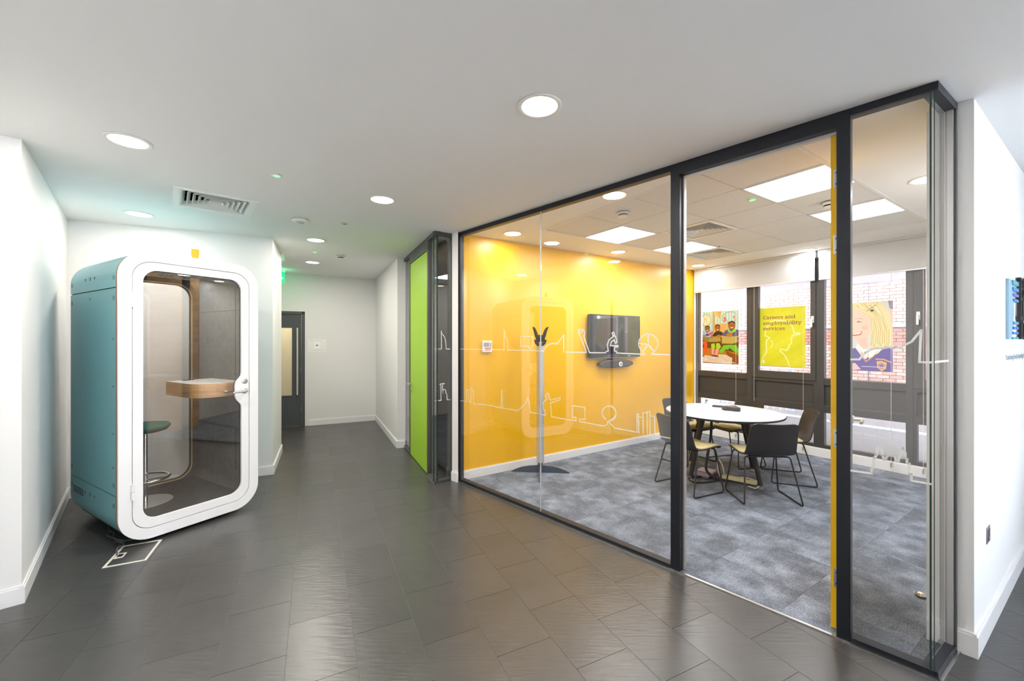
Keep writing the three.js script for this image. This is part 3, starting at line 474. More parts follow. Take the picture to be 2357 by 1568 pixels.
function diffuser(c, half, turn, y, label) {
  const d = thing('air_diffuser', label, 'vent', [c[0], y, c[1]], turn, 'ceiling air diffusers');
  const ring = (h0, h1) => extrude([[-h0, -h0], [h0, -h0], [h0, h0], [-h0, h0]], 0.008, [[[-h1, -h1], [h1, -h1], [h1, h1], [-h1, h1]]]).rotateX(-Math.PI / 2).translate(0, -0.006, 0);
  mesh('frame', ring(half, half - 0.045), plasticWhite, d);
  const n = 6, step = (half - 0.05) / (n + 0.4);
  for (let i = 0; i < n; i++) {      // sloping square cones
    const hb = half - 0.05 - i * step, ht = hb - step * 0.62, yb = 0.0, yt = 0.034, t = 0.0025, V = [], g = new THREE.BufferGeometry(); if (ht < 0.004) continue;
    const cs = [[-1, -1], [1, -1], [1, 1], [-1, 1]];
    for (let k = 0; k < 4; k++) { const a = cs[k], b = cs[(k + 1) % 4]; const q = (f, s, y_) => [f[0] * s, y_, f[1] * s];
      for (const [o, flip] of [[0, 0], [-t, 1]]) { const p = [q(a, hb + o, yb), q(b, hb + o, yb), q(b, ht + o, yt), q(a, ht + o, yt)]; const idx = flip ? [0, 1, 2, 0, 2, 3] : [0, 2, 1, 0, 3, 2]; for (const m of idx) V.push(...p[m]); }
      const e = [q(a, hb, yb), q(b, hb, yb), q(b, hb - t, yb), q(a, hb - t, yb)]; for (const m of [0, 2, 1, 0, 3, 2]) V.push(...e[m]); }
    g.setAttribute('position', new THREE.Float32BufferAttribute(V, 3)); g.computeVertexNormals(); g.setAttribute('uv', new THREE.Float32BufferAttribute(new Float32Array(V.length / 3 * 2), 2));
    mesh('louvre', g, plasticWhite, d);
  }
  mesh('plenum', [box(-half + 0.04, half - 0.04, 0.16, 0.17, -half + 0.04, half - 0.04), box(-half + 0.04, -half + 0.05, 0.0, 0.17, -half + 0.04, half - 0.04), box(half - 0.05, half - 0.04, 0.0, 0.17, -half + 0.04, half - 0.04), box(-half + 0.04, half - 0.04, 0.0, 0.17, -half + 0.04, -half + 0.05), box(-half + 0.04, half - 0.04, 0.0, 0.17, half - 0.05, half - 0.04)], M(0.03, 0.03, 0.03, 0.8), d);
}
diffuser(ventHall.c, ventHall.half, ventHall.turn, CEIL, 'square white louvred air diffuser in the hall ceiling above the phone booth');
diffuser(ventCorr.c, ventCorr.half, ventCorr.turn, CEIL, 'white louvred air diffuser in the corridor ceiling half hidden by the wall');
for (const [q, lab] of [[ventRoom[0], 'white louvred air diffuser in the middle of the tiled ceiling'], [ventRoom[1], 'white louvred air diffuser in the tiled ceiling next to the blinds']]) { const u = (RU[q.u] + RU[q.u + 1]) / 2, v = (RV[q.v] + RV[q.v + 1]) / 2; diffuser(RM(u, v), 0.285, A, CEIL + 0.012, lab); }
const smoke = (px, py, label, r = 0.055, deep = 0.045) => { const p = onCeil(px, py); const s = thing('smoke_detector', label, 'detector', [p[0], CEIL, p[1]], 0, 'smoke detectors');
  mesh('base', lathe([[0.001, 0], [r, 0], [r, -deep * 0.4], [r * 0.92, -deep * 0.48], [0.001, -deep * 0.48]], 28), plasticWhite, s);
  mesh('slots', lathe([[0.001, -deep * 0.48], [r * 0.7, -deep * 0.48], [r * 0.66, -deep * 0.7], [0.001, -deep * 0.7]], 28), charcoal, s);
  mesh('cap', lathe([[0.001, -deep * 0.7], [r * 0.78, -deep * 0.7], [r * 0.7, -deep * 0.86], [r * 0.3, -deep], [0.001, -deep]], 28), plasticWhite, s); return s; };
smoke(784, 589, 'cream smoke detector on the corridor ceiling');
smoke(1434, 490, 'white smoke detector on the tiled ceiling by the glass front', 0.06, 0.04);
smoke(1909, 466, 'white smoke detector on the tiled ceiling behind the yellow door', 0.055, 0.05);
{ const p = onCeil(692, 506), s = thing('motion_sensor', 'round white ceiling sensor with a clear lens in the hall', 'sensor', [p[0], CEIL, p[1]]);
  mesh('housing', lathe([[0.001, 0], [0.075, 0], [0.075, -0.012], [0.06, -0.026], [0.045, -0.028], [0.001, -0.028]], 32), plasticWhite, s); mesh('lens', new THREE.SphereGeometry(0.036, 20, 10, 0, 6.3, Math.PI / 2, Math.PI / 2).scale(1, 0.4, 1).translate(0, -0.027, 0), M(0.5, 0.47, 0.42, 0.2), s); }
{ const p = onCeil(793, 515), s = thing('sprinkler_cover', 'small pale round sprinkler plate in the hall ceiling', 'sprinkler', [p[0], CEIL, p[1]]);
  mesh('plate', lathe([[0.001, -0.004], [0.03, -0.004], [0.04, -0.002], [0.042, 0], [0.001, 0]], 24), offWhite, s); mesh('core', lathe([[0.001, -0.01], [0.014, -0.009], [0.016, -0.004], [0.001, -0.004]], 18), M(0.42, 0.36, 0.3, 0.5), s); }
const led = (px, py, label, r = 0.035) => { const p = onCeil(px, py), s = thing('emergency_light', label, 'light', [p[0], CEIL, p[1]], 0, 'emergency lights with green glow');
  mesh('bezel', lathe([[r * 0.6, -0.006], [r, -0.004], [r * 1.05, 0], [r * 0.55, 0], [r * 0.6, -0.006]], 28), plasticWhite, s); mesh('lens', lathe([[0.001, -0.006], [r * 0.6, -0.004], [r * 0.6, 0], [0.001, 0]], 20), glowGreen, s);
  const L = new THREE.PointLight(new THREE.Color(0.2, 1, 0.35), 0.0015); L.position.set(p[0], CEIL - 0.012, p[1]); L.castShadow = true; scene.add(L); };
led(637, 404, 'small green lit emergency light in the hall ceiling'); led(724, 580, 'small green lit emergency light between the corridor downlights', 0.03); led(1731, 460, 'small green lit emergency light in the tiled ceiling', 0.03);


// ---------------------------------------------------------------- windows of the meeting room (local x = outwards, z = along the facade)
const winPos = [RM(WIN, 0)[0], 0, RM(WIN, 0)[1]];
const WY = { b0: 0.125, b1: 0.172, l1: 0.593, p0: 0.685, p1: 0.955, u0: 1.042, u1: 2.60, top: 2.66 };
const windowUnits = [
  { n: 1, m0: -4.06, g0: -3.995, g1: -3.212, m1: -3.134, sash: false, label: 'dark framed fixed window holding the photo of three children' },
  { n: 2, m0: -3.134, g0: -3.1, g1: -2.345, m1: -2.227, sash: [-3.13, -2.316, -3.037, -2.378], handle: -2.35, label: 'dark framed opening window holding the lime poster' },
  { n: 3, m0: -2.227, g0: -2.227, g1: -1.439, m1: -1.374, sash: false, label: 'dark framed fixed window holding the photo of a schoolgirl' },
  { n: 4, m0: -1.374, g0: -1.345, g1: -0.66, m1: -0.595, sash: [-1.372, -0.62, -1.28, -0.70], handle: -1.33, label: 'dark framed opening window holding the teal poster' },
];
for (const w of windowUnits) {
  const o = struct('window_' + w.n, null, null, w.label, winPos, A);
  const v0 = w.m0, v1 = w.m1, a = w.g0, b = w.g1;
  mesh('bottom_rail', rbox(0, 0.075, WY.b0, WY.b1, v0, v1, 0.004), winFrame, o);
  mesh('lower_transom', rbox(0, 0.075, WY.l1, WY.p0, v0, v1, 0.004), winFrame, o);
  mesh('upper_transom', rbox(0, 0.075, WY.p1, WY.u0, v0, v1, 0.004), winFrame, o);
  mesh('head', rbox(0, 0.075, WY.u1, WY.top, v0, v1, 0.004), winFrame, o);
  if (a - v0 > 0.005) mesh('jamb', rbox(0.001, 0.074, WY.b0, WY.top, v0, a, 0.004), winFrame, o);
  if (v1 - b > 0.005) mesh('mullion', rbox(-0.004, 0.076, WY.b0, WY.top, b, v1, 0.005), winFrame, o);
  mesh('spandrel_panel', box(0.03, 0.05, WY.p0 - 0.005, WY.p1 + 0.005, v0 + 0.004, v1 - 0.004), winPanel, o);
  mesh('panel_bead', [box(0.018, 0.03, WY.p0, WY.p0 + 0.012, a, b), box(0.018, 0.03, WY.p1 - 0.012, WY.p1, a, b)], winFrame, o);
  mesh('lower_pane', box(0.034, 0.04, WY.b1, WY.l1, a, b), tinted, o);
  if (w.sash) {
    const [s0, s1, p0, p1] = w.sash;
    const s = mesh('sash', extrude([[-s1, 1.0], [-s0, 1.0], [-s0, 2.62], [-s1, 2.62]], 0.055, [[[-p1, 1.102], [-p0, 1.102], [-p0, 2.56], [-p1, 2.56]]], 0.003).rotateY(Math.PI / 2).translate(-0.012, 0, 0), winFrame, o);
    mesh('upper_pane', box(0.03, 0.036, 1.10, 2.565, p0 - 0.004, p1 + 0.004), tinted, s);
    const h = mesh('window_handle', rbox(-0.028, -0.012, 1.775, 1.865, w.handle - 0.016, w.handle + 0.016, 0.003), plasticWhite, s);
    mesh('lever', [cyl(0.011, 0.011, 0.03, 14).rotateZ(Math.PI / 2).translate(-0.038, 1.815, w.handle), rbox(-0.058, -0.044, 1.715, 1.828, w.handle - 0.012, w.handle + 0.010, 0.004)], plasticWhite, h);
  } else mesh('upper_pane', box(0.03, 0.036, WY.u0, WY.u1, a, b), tinted, o);
}
struct('trim_2', box(-0.03, 0.08, 0.0, CEIL, -0.024, 0.0), plasticWhite, 'white trim between yellow wall and first window', [RM(WIN, -4.036)[0], 0, RM(WIN, -4.036)[1]], A);
wall('wall_window_head', [RM(WIN, YEL), RM(WIN + 0.25, YEL), RM(WIN + 0.25, -0.59), RM(WIN, -0.59)], 'white wall strip above the windows', white, 2.655, CEIL);
wall('wall_window_foot', [RM(WIN + 0.02, YEL), RM(WIN + 0.25, YEL), RM(WIN + 0.25, -0.59), RM(WIN + 0.02, -0.59)], 'low wall under the windows', white, -0.4, 0.125);
// roller blinds with guide wires
for (const [v0, v1, wires, lab] of [[-4.02, -2.296, [-3.962, -3.33, -3.064, -2.434], 'white roller blind drawn a little way down over the two posters'], [-2.262, -0.62, [-1.545, -1.277], 'white roller blind drawn a little way down over the schoolgirl photo']]) {
  const c = RM(WIN - 0.05, (v0 + v1) / 2), h = (v1 - v0) / 2, o = thing('roller_blind', lab, 'blind', [c[0], 2.325, c[1]], A, 'roller blinds');
  mesh('roller', cyl(0.034, 0.034, 2 * h - 0.02, 24).rotateX(Math.PI / 2).translate(0, 0.345, 0), blindCloth, o);
  mesh('rail', rbox(-0.03, 0.045, 0.368, 0.394, -h, h, 0.004), satin, o);
  for (const s of [-1, 1]) mesh('bracket', rbox(-0.035, 0.04, 0.30, 0.394, s * h - 0.004, s * h + 0.004, 0.002), steel, o);
  mesh('fabric', box(-0.0332, -0.0322, 0.012, 0.345, -h + 0.006, h - 0.006), blindCloth, o);
  mesh('bottom_bar', rbox(-0.041, -0.025, 0, 0.02, -h + 0.005, h - 0.005, 0.005), satin, o);
  for (const v of wires) { const z = v - (v0 + v1) / 2; mesh('guide_wire', rod([-0.032, 0.005, z], [-0.03, -2.23, z], 0.0018, 6), cordMat, o); mesh('wire_bracket', rbox(-0.045, 0.02, -2.26, -2.205, z - 0.006, z + 0.006, 0.002), steel, o); }
}

// ---------------------------------------------------------------- posters on the glass
function poster(name, v0, v1, draw, label, w = 512, h = 724) {
  const cv = document.createElement('canvas'); cv.width = w; cv.height = h; const c = cv.getContext('2d'); draw(c, w, h);
  const t = new THREE.CanvasTexture(cv); t.colorSpace = THREE.SRGBColorSpace;
  const p = RM(WIN + 0.0285, (v0 + v1) / 2), o = thing(name, label, 'poster', [p[0], 1.1715, p[1]], A - Math.PI / 2);
  const W = v1 - v0, H = 0.842;
  mesh('sheet', box(-W / 2, W / 2, 0, H, -0.0008, 0.0), M(0.85, 0.85, 0.84, 0.6), o);
  mesh('print', new THREE.PlaneGeometry(W, H).translate(0, H / 2, 0.0004), M(1, 1, 1, 0.45, { map: t }), o);
}
const ell = (c, x, y, rx, ry, col, r = 0) => { c.fillStyle = col; c.beginPath(); c.ellipse(x, y, rx, ry, r, 0, 7); c.fill(); };
const pg = (c, col, pts) => { c.fillStyle = col; c.beginPath(); pts.forEach((p, i) => i ? c.lineTo(...p) : c.moveTo(...p)); c.closePath(); c.fill(); };
const line = (c, col, w, pts) => { c.strokeStyle = col; c.lineWidth = w; c.lineJoin = 'round'; c.lineCap = 'round'; c.beginPath(); pts.forEach((p, i) => i ? c.lineTo(...p) : c.moveTo(...p)); c.stroke(); };
poster('photo_poster', -3.939, -3.347, (c, w, h) => {
  const S = w / 765, X = (x) => (x - 138) * S, Y = (y) => (y - 245) * h / 1115; const P = (l) => l.map(([x, y]) => [X(x), Y(y)]);
  c.fillStyle = '#b7cfc2'; c.fillRect(0, 0, w, h); for (let i = 0; i < 26; i++) { c.fillStyle = i % 2 ? 'rgba(150,180,165,0.5)' : 'rgba(215,228,218,0.4)'; c.fillRect(i * w / 26, 0, w / 40, h * 0.5); }
  c.fillStyle = '#c99a45'; c.fillRect(X(370), 0, X(410) - X(370), h * 0.45); c.fillStyle = '#d9a85a'; c.fillRect(X(430), 0, X(480) - X(430), Y(360)); pg(c, '#cf9a48', P([[480, 250], [560, 250], [520, 420], [490, 360]]));
  c.fillStyle = '#d3a862'; c.fillRect(X(400), Y(515), X(700) - X(400), Y(800) - Y(515)); for (let i = 0; i < 9; i++) { c.fillStyle = 'rgba(120,80,30,0.25)'; c.fillRect(X(410 + i * 34), Y(515), 3, Y(800) - Y(515)); }
  ell(c, X(215), Y(430), 107 * S, Y(550) - Y(430), '#efd9ad'); c.strokeStyle = '#5a4a30'; c.lineWidth = 4; c.beginPath(); c.ellipse(X(215), Y(430), 107 * S, Y(550) - Y(430), 0, 0, 7); c.stroke(); line(c, '#5a4a30', 3, P([[150, 330], [185, 400], [180, 480], [145, 530]])); line(c, '#5a4a30', 3, P([[235, 335], [222, 430], [260, 520]])); line(c, '#5a4a30', 3, P([[185, 400], [222, 430]]));
  line(c, '#3d4a45', 4, P([[640, 290], [700, 278], [800, 280], [850, 320], [845, 460], [800, 500], [700, 490], [620, 400], [640, 290]])); line(c, '#3d4a45', 4, P([[620, 310], [560, 360], [565, 440], [610, 480]])); pg(c, '#d4683a', P([[600, 370], [650, 390], [640, 470], [610, 500]])); pg(c, '#c9542a', P([[795, 370], [825, 360], [815, 440]])); pg(c, '#c9542a', P([[675, 490], [700, 480], [690, 540]]));
  c.fillStyle = '#6a3c10'; c.fillRect(0, Y(800), w, h); pg(c, '#b9751d', P([[138, 1030], [400, 1040], [905, 1130], [905, 1370], [138, 1200]])); pg(c, '#8c4a0c', P([[620, 1080], [905, 1180], [905, 1360], [760, 1300]]));
  pg(c, '#9fb3cf', P([[138, 660], [240, 700], [330, 640], [400, 700], [330, 800], [138, 790]])); pg(c, '#c9503a', P([[280, 720], [380, 670], [370, 720], [280, 770]])); pg(c, '#3b3f66', P([[215, 735], [270, 715], [280, 770], [210, 770]]));
  pg(c, '#3a260f', P([[360, 750], [430, 680], [520, 670], [600, 720], [560, 770], [440, 780], [350, 800]])); pg(c, '#5d5578', P([[545, 770], [640, 660], [700, 640], [905, 650], [905, 780], [700, 790]])); pg(c, '#8fce3a', P([[680, 620], [760, 690], [840, 610], [840, 690], [760, 720], [690, 690]]));
  for (const [x, y, r] of [[247, 620, 56], [470, 605, 58], [767, 560, 72]]) { ell(c, X(x), Y(y), r * S, r * 1.3 * S, '#8a5326'); ell(c, X(x), Y(y - r * 0.55), r * 0.98 * S, r * 0.72 * S, '#3f2411'); ell(c, X(x), Y(y + r * 0.05), r * 0.86 * S, r * 0.95 * S, '#9a6232'); ell(c, X(x - r * 0.35), Y(y - r * 0.05), r * 0.13 * S, r * 0.08 * S, '#20130a'); ell(c, X(x + r * 0.35), Y(y - r * 0.05), r * 0.13 * S, r * 0.08 * S, '#20130a'); ell(c, X(x), Y(y + r * 0.3), r * 0.16 * S, r * 0.14 * S, '#7d4a22'); ell(c, X(x), Y(y + r * 0.62), r * 0.38 * S, r * 0.13 * S, '#f4e8dc'); }
  pg(c, '#8a7c3c', P([[140, 790], [300, 800], [330, 850], [280, 910], [140, 860]])); pg(c, '#a59545', P([[330, 790], [530, 780], [540, 890], [450, 900], [290, 905], [280, 850]])); pg(c, '#b7a552', P([[560, 790], [870, 785], [890, 900], [790, 940], [560, 935]]));
  for (const [x, y, rx, ry] of [[180, 770, 40, 18], [345, 790, 30, 40], [495, 785, 50, 32], [720, 755, 66, 40]]) ell(c, X(x), Y(y), rx * S, ry * S, '#b0713a');
  pg(c, '#e2571c', P([[140, 890], [230, 880], [245, 960], [235, 1140], [180, 1140], [170, 960], [140, 960]])); pg(c, '#a9cf2c', P([[330, 950], [400, 930], [420, 1000], [400, 1060], [335, 1050]])); pg(c, '#a9cf2c', P([[440, 930], [510, 930], [545, 1010], [500, 1060], [435, 1040]])); pg(c, '#e39aa2', P([[340, 1055], [400, 1060], [385, 1190], [345, 1190]])); pg(c, '#e39aa2', P([[435, 1050], [495, 1060], [460, 1200], [405, 1190]]));
  pg(c, '#6cbf2a', P([[520, 1080], [600, 970], [720, 960], [860, 965], [905, 1060], [905, 1130], [840, 1120], [720, 1020], [700, 1060], [640, 1060], [560, 1140], [520, 1130]])); ell(c, X(365), Y(1200), 34 * S, 20 * S, '#5b3420'); ell(c, X(430), Y(1205), 34 * S, 20 * S, '#5b3420');
  pg(c, '#d9c9b2', P([[138, 1240], [200, 1190], [490, 1230], [490, 1165], [640, 1170], [780, 1235], [765, 1360], [138, 1345]])); line(c, '#b7a58c', 4, P([[240, 1240], [420, 1300], [540, 1200], [700, 1330]])); c.fillStyle = '#efe6d8'; c.fillRect(X(195), Y(1255), 24, 34); c.fillStyle = '#f5efe4'; c.fillRect(X(560), Y(1325), 180, 6);
}, 'colour photo poster of three seated children on the first window');
poster('careers_poster', -3.042, -2.45, (c, w, h) => {
  c.fillStyle = '#d5d321'; c.fillRect(0, 0, w, h); for (let i = 0; i < 14; i++) { c.fillStyle = i % 2 ? 'rgba(240,238,120,0.10)' : 'rgba(170,170,0,0.07)'; c.beginPath(); c.ellipse(60 + i * 35, 90 + (i * 137) % 640, 160, 40, -0.6, 0, 7); c.fill(); }
  const X = (x) => (x - 940) / 638 * w, Y = (y) => (y - 652) / 820 * h, P = (l) => l.map(([x, y]) => [X(x), Y(y)]);
  const wl = '#efedb4';
  line(c, wl, 11, P([[965, 1465], [975, 1390], [1010, 1330], [1050, 1280], [1040, 1160], [1048, 1110], [1095, 1075], [1060, 1058], [1020, 1040], [1035, 960], [1070, 900], [1110, 850], [1190, 832], [1300, 840], [1380, 880], [1415, 940], [1430, 1010], [1510, 1015], [1500, 1030], [1410, 1040], [1395, 1090], [1395, 1150], [1370, 1165], [1355, 1215], [1330, 1248], [1250, 1228], [1240, 1260], [1300, 1310], [1350, 1400], [1375, 1480]]));
  line(c, wl, 9, P([[1100, 1110], [1135, 1140], [1115, 1210]]));
  c.fillStyle = '#7c3d4e'; c.font = '56px serif'; c.textBaseline = 'alphabetic';
  const put = (t, x, y, wd) => { c.save(); c.translate(X(x), Y(y)); const m = c.measureText(t).width; c.scale((wd / 638 * w) / m, 1); c.fillText(t, 0, 0); c.lineWidth = 1.6; c.strokeStyle = '#7c3d4e'; c.strokeText(t, 0, 0); c.restore(); };
  put('Careers and', 992, 812, 458); put('employability', 994, 892, 532); put('services', 994, 968, 314);
  c.fillStyle = '#f6f4cf'; c.fillRect(X(990), Y(1392), 22, 40); pg(c, '#d5d321', P([[1003, 1412], [1020, 1398], [1020, 1426]])); c.font = '14px sans-serif'; c.fillText('Education', X(1026), Y(1406)); c.fillText('Development', X(1026), Y(1421)); c.fillText('Trust', X(1026), Y(1436)); c.font = '13px sans-serif'; c.fillText('www.educationdevelopmenttrust.com', X(1252), Y(1448));
}, 'lime poster reading Careers and employability services with white head outlines');
poster('photo_poster', -2.15, -1.557, (c, w, h) => {
  const X = (x) => (x + 190) / 640 * w, Y = (y) => (y - 662) / 712 * h, P = (l) => l.map(([x, y]) => [X(x), Y(y)]);
  c.fillStyle = '#d7d6d6'; c.fillRect(0, 0, w, h); pg(c, '#7a6f80', P([[405, 662], [450, 662], [450, 750], [420, 745]])); pg(c, '#e9c9b8', P([[400, 760], [450, 750], [450, 900], [400, 900]]));
  pg(c, '#e6d9a0', P([[-60, 700], [60, 668], [330, 668], [420, 780], [448, 930], [448, 1100], [330, 1160], [240, 1140], [220, 900], [150, 760], [-40, 790]]));
  pg(c, '#5b4aa0', P([[-190, 1374], [-190, 1210], [70, 1140], [160, 1260], [360, 1150], [448, 1130], [448, 1374]]));
  pg(c, '#f4ccb6', P([[-150, 900], [-90, 760], [60, 730], [200, 770], [240, 900], [215, 1000], [180, 1060], [90, 1060], [-20, 1040], [-110, 1000]])); pg(c, '#f0c2ab', P([[90, 1050], [190, 1030], [205, 1130], [140, 1150]]));
  for (let i = 0; i < 46; i++) { const t = i / 46; line(c, ['#f3e6b0', '#d2b862', '#e9d48c', '#c7a850', '#f7efcb'][i % 5], 5, P([[60 + t * 250, 690 + 20 * Math.sin(i)], [230 + t * 150, 820], [240 + t * 190, 960 + 10 * Math.sin(i * 2)], [225 + t * 205, 1110 + 22 * Math.cos(i * 1.7)]])); }
  for (let i = 0; i < 16; i++) line(c, ['#f1e2a4', '#d9c270', '#eddb9a'][i % 3], 6, P([[-120 + i * 2, 800 - i * 3], [20 + i * 6, 700 + i * 2], [190 + i * 5, 740 + i * 6]]));
  ell(c, X(245), Y(755), 15, 11, '#2d3550'); line(c, '#3a4360', 4, P([[190, 760], [285, 700]]));
  line(c, '#8a5a48', 5, P([[80, 868], [105, 860], [140, 872]])); ell(c, X(106), Y(868), 9, 6, '#5a6a80'); line(c, '#b58a60', 5, P([[70, 838], [110, 828], [150, 842]])); ell(c, X(-30), Y(868), 9, 6, '#5a6a80'); line(c, '#b58a60', 5, P([[-70, 842], [-30, 830], [0, 842]]));
  line(c, '#d99a86', 5, P([[40, 880], [30, 930], [55, 945]])); pg(c, '#c8635a', P([[-20, 985], [60, 985], [148, 965], [130, 1005], [60, 1015], [0, 1008]])); pg(c, '#fbf6f0', P([[0, 988], [60, 988], [135, 972], [120, 992], [60, 1000]])); ell(c, X(170), Y(930), 26, 22, 'rgba(240,150,130,0.35)');
  pg(c, '#efe9ea', P([[70, 1140], [95, 1095], [160, 1150], [210, 1160], [185, 1260], [130, 1190]])); pg(c, '#f7f3f3', P([[210, 1250], [215, 1160], [300, 1130], [345, 1150], [310, 1190]]));
  line(c, '#e7b03a', 8, P([[135, 1180], [150, 1230], [182, 1282], [240, 1240], [305, 1175]])); line(c, '#e3b05a', 12, P([[285, 1252], [360, 1252], [432, 1280]]));
  pg(c, '#e3b45c', P([[290, 1275], [340, 1268], [392, 1285], [385, 1345], [340, 1372], [300, 1340]])); ell(c, X(340), Y(1320), 26, 26, '#5b4aa0'); ell(c, X(340), Y(1320), 19, 19, '#e3b45c'); ell(c, X(340), Y(1320), 14, 14, '#5b4aa0'); pg(c, '#e6b9c6', P([[-190, 1374], [-190, 1300], [70, 1300], [130, 1362], [60, 1374]]));
  c.fillStyle = '#f2eef8'; c.fillRect(X(135), Y(1330), 190, 5);
}, 'photo poster of a smiling fair haired pupil in a purple jumper');
poster('teal_poster', -1.259, -0.665, (c, w, h) => { c.fillStyle = '#1fb5b2'; c.fillRect(0, 0, w, h); c.fillStyle = '#16a9a9'; c.fillRect(0, h * 0.4, w, h * 0.3); c.strokeStyle = '#c8eeea'; c.lineWidth = 10; c.beginPath(); c.moveTo(60, h); c.quadraticCurveTo(120, h * 0.75, 260, h * 0.7); c.quadraticCurveTo(420, h * 0.6, 380, h * 0.3); c.stroke(); }, 'plain teal poster on the last window', 256, 362);

// ---------------------------------------------------------------- outside: brick building, paving, railing
{
  const BU = 12.1, c0 = RM(BU, -5);
  const o = thing('brick_building', 'red brick building across the yard seen through the windows', 'building', [c0[0], 0, c0[1]], A);   // local z = v + 5, x outwards
  const mortar = M(0.22, 0.15, 0.15, 0.9);
  mesh('backing_wall', box(0.012, 0.4, -0.6, 7, -9, 9), mortar, o);
  const tones = [[0.50, 0.29, 0.25], [0.55, 0.34, 0.29], [0.46, 0.26, 0.22], [0.58, 0.38, 0.33]].map(c => M(...c, 0.85, { map: brickC, bumpMap: brickB, bumpScale: 0.004 }));
  const deep = [[0.36, 0.15, 0.12], [0.40, 0.17, 0.13]].map(c => M(...c, 0.85, { map: brickC, bumpMap: brickB, bumpScale: 0.004 }));
  const brickGeo = (w, h) => metric(new RoundedBoxGeometry(0.03, h, w, 1, 0.003), 1.5);
  const full = brickGeo(0.215, 0.065);
  const list = [], wins = [[-6.47, -5.17], [-3.38, -2.08]];
  for (let r = 0; r < 40; r++) { const y = 0.42 + r * 0.075; if (Math.abs(y - 1.875) < 0.04) continue; if (y > 3.2) break;
    for (let k = 0; k < 46; k++) { const v = -9.2 + k * 0.225 + (r % 2) * 0.1125; if (v > -0.6) break;
      if (wins.some(([a, b]) => v > a - 0.06 && v < b + 0.06) && y > 2.86) continue;
      list.push([v, y, y < 1.84 && y > 1.46]); } }
  const seen = list.filter(([v]) => (v > -7.7 && v < -2.25)).sort((a, b) => b[0] - a[0]), unseen = list.filter(([v]) => !(v > -7.7 && v < -2.25));
  const rest = [[], []];
  seen.forEach(([v, y, d], i) => { if (i < 300) { const m = mesh('brick', full, d ? deep[Math.floor(rnd() * 2)] : tones[Math.floor(rnd() * 4)], o); m.position.set(0.006 * rnd(), y, v + 5); } else rest[d ? 1 : 0].push(full.clone().translate(0.006 * rnd(), y, v + 5)); });
  for (const [v, y, d] of unseen) rest[d ? 1 : 0].push(full.clone().translate(0.006 * rnd(), y, v + 5));
  mesh('far_bricks', rest[0], tones[1], o).userData.kind = 'stuff'; mesh('far_deep_bricks', rest[1], deep[0], o).userData.kind = 'stuff';
  mesh('stone_band', box(-0.03, 0.03, 1.845, 1.905, -9, 9), M(0.55, 0.62, 0.66, 0.7), o);
  for (const [a, b] of wins) { const z0 = a + 5, z1 = b + 5;
    mesh('window_sill', box(-0.05, 0.02, 2.9, 3.0, z0, z1), M(0.74, 0.70, 0.66, 0.8), o);
    const f = mesh('window_frame', [box(-0.005, 0.03, 3.0, 3.06, z0, z1), box(-0.005, 0.03, 3.06, 4.3, z0, z0 + 0.05), box(-0.005, 0.03, 3.06, 4.3, z1 - 0.05, z1), box(-0.005, 0.03, 3.06, 4.3, (z0 + z1) / 2 - 0.03, (z0 + z1) / 2 + 0.03)], M(0.07, 0.10, 0.3, 0.4), o);
    mesh('pane', box(0.0, 0.01, 3.06, 4.3, z0, z1), M(0.03, 0.05, 0.16, 0.1), f); }
  mesh('movement_joint', box(-0.018, 0.0, -0.3, 2.9, 1.612, 1.628), M(0.06, 0.06, 0.08, 0.8), o);
  for (const [v, w] of [[-6.69, 0.16], [-5.72, 0.27]]) { const f = mesh('wall_vent', box(-0.10, -0.01, 2.42, 2.57, v + 5 - w / 2, v + 5 + w / 2), M(0.62, 0.66, 0.72, 0.6), o); for (let i = 0; i < 3; i++) mesh('vent_slat', box(-0.112, -0.1, 2.435 + i * 0.045, 2.46 + i * 0.045, v + 5 - w / 2, v + 5 + w / 2), M(0.32, 0.36, 0.44, 0.5), f); }
  // paving
  const pv = struct('paving', prism([RM(WIN + 0.25, -14), RM(BU + 0.1, -14), RM(BU + 0.1, 6), RM(WIN + 0.25, 6)], -0.4, -0.16), M(0.03, 0.03, 0.035, 0.9), 'pale stone paving of the yard outside the windows');
  const slabM = [M(0.40, 0.40, 0.39, 0.85, { map: brickC }), M(0.35, 0.35, 0.345, 0.85, { map: brickC }), M(0.45, 0.44, 0.43, 0.85, { map: brickC })];
  for (let i = 0; i < 9; i++) for (let j = 0; j < 11; j++) { const u = WIN + 0.28 + i * 0.3, v = -3.6 + j * 0.42 + (i % 2) * 0.2; if (u > 8.85) continue;
    const c = RM(u + 0.145, v + 0.2), m = mesh('paving_slab', new RoundedBoxGeometry(0.275 - 0.016 * rnd(), 0.03, 0.395 - 0.02 * rnd(), 1, 0.006), slabM[Math.floor(rnd() * 3)], pv); m.position.set(c[0], -0.148 + 0.006 * rnd(), c[1]); m.rotation.y = A + 0.03 * (rnd() - 0.5); }
  const kerb = mesh('kerb', box(-0.12, 0.12, -0.2, 0.02, -4.6, 6), M(0.5, 0.52, 0.54, 0.85), pv); const kp = RM(9.25, 0); kerb.position.set(kp[0], 0, kp[1]); kerb.rotation.y = A;
  // dark planted strip to the left
  const bed = struct('planting_bed', prism([RM(7.4, -9), RM(9.6, -9), RM(9.6, -3.5), RM(7.4, -3.3)], -0.3, -0.14), M(0.055, 0.06, 0.075, 0.95, { bumpMap: again(brickB, 3), bumpScale: 0.03 }), 'dark gravel bed outside the windows');
  const leaf = M(0.05, 0.11, 0.08, 0.7), rr = () => rnd() - 0.5;
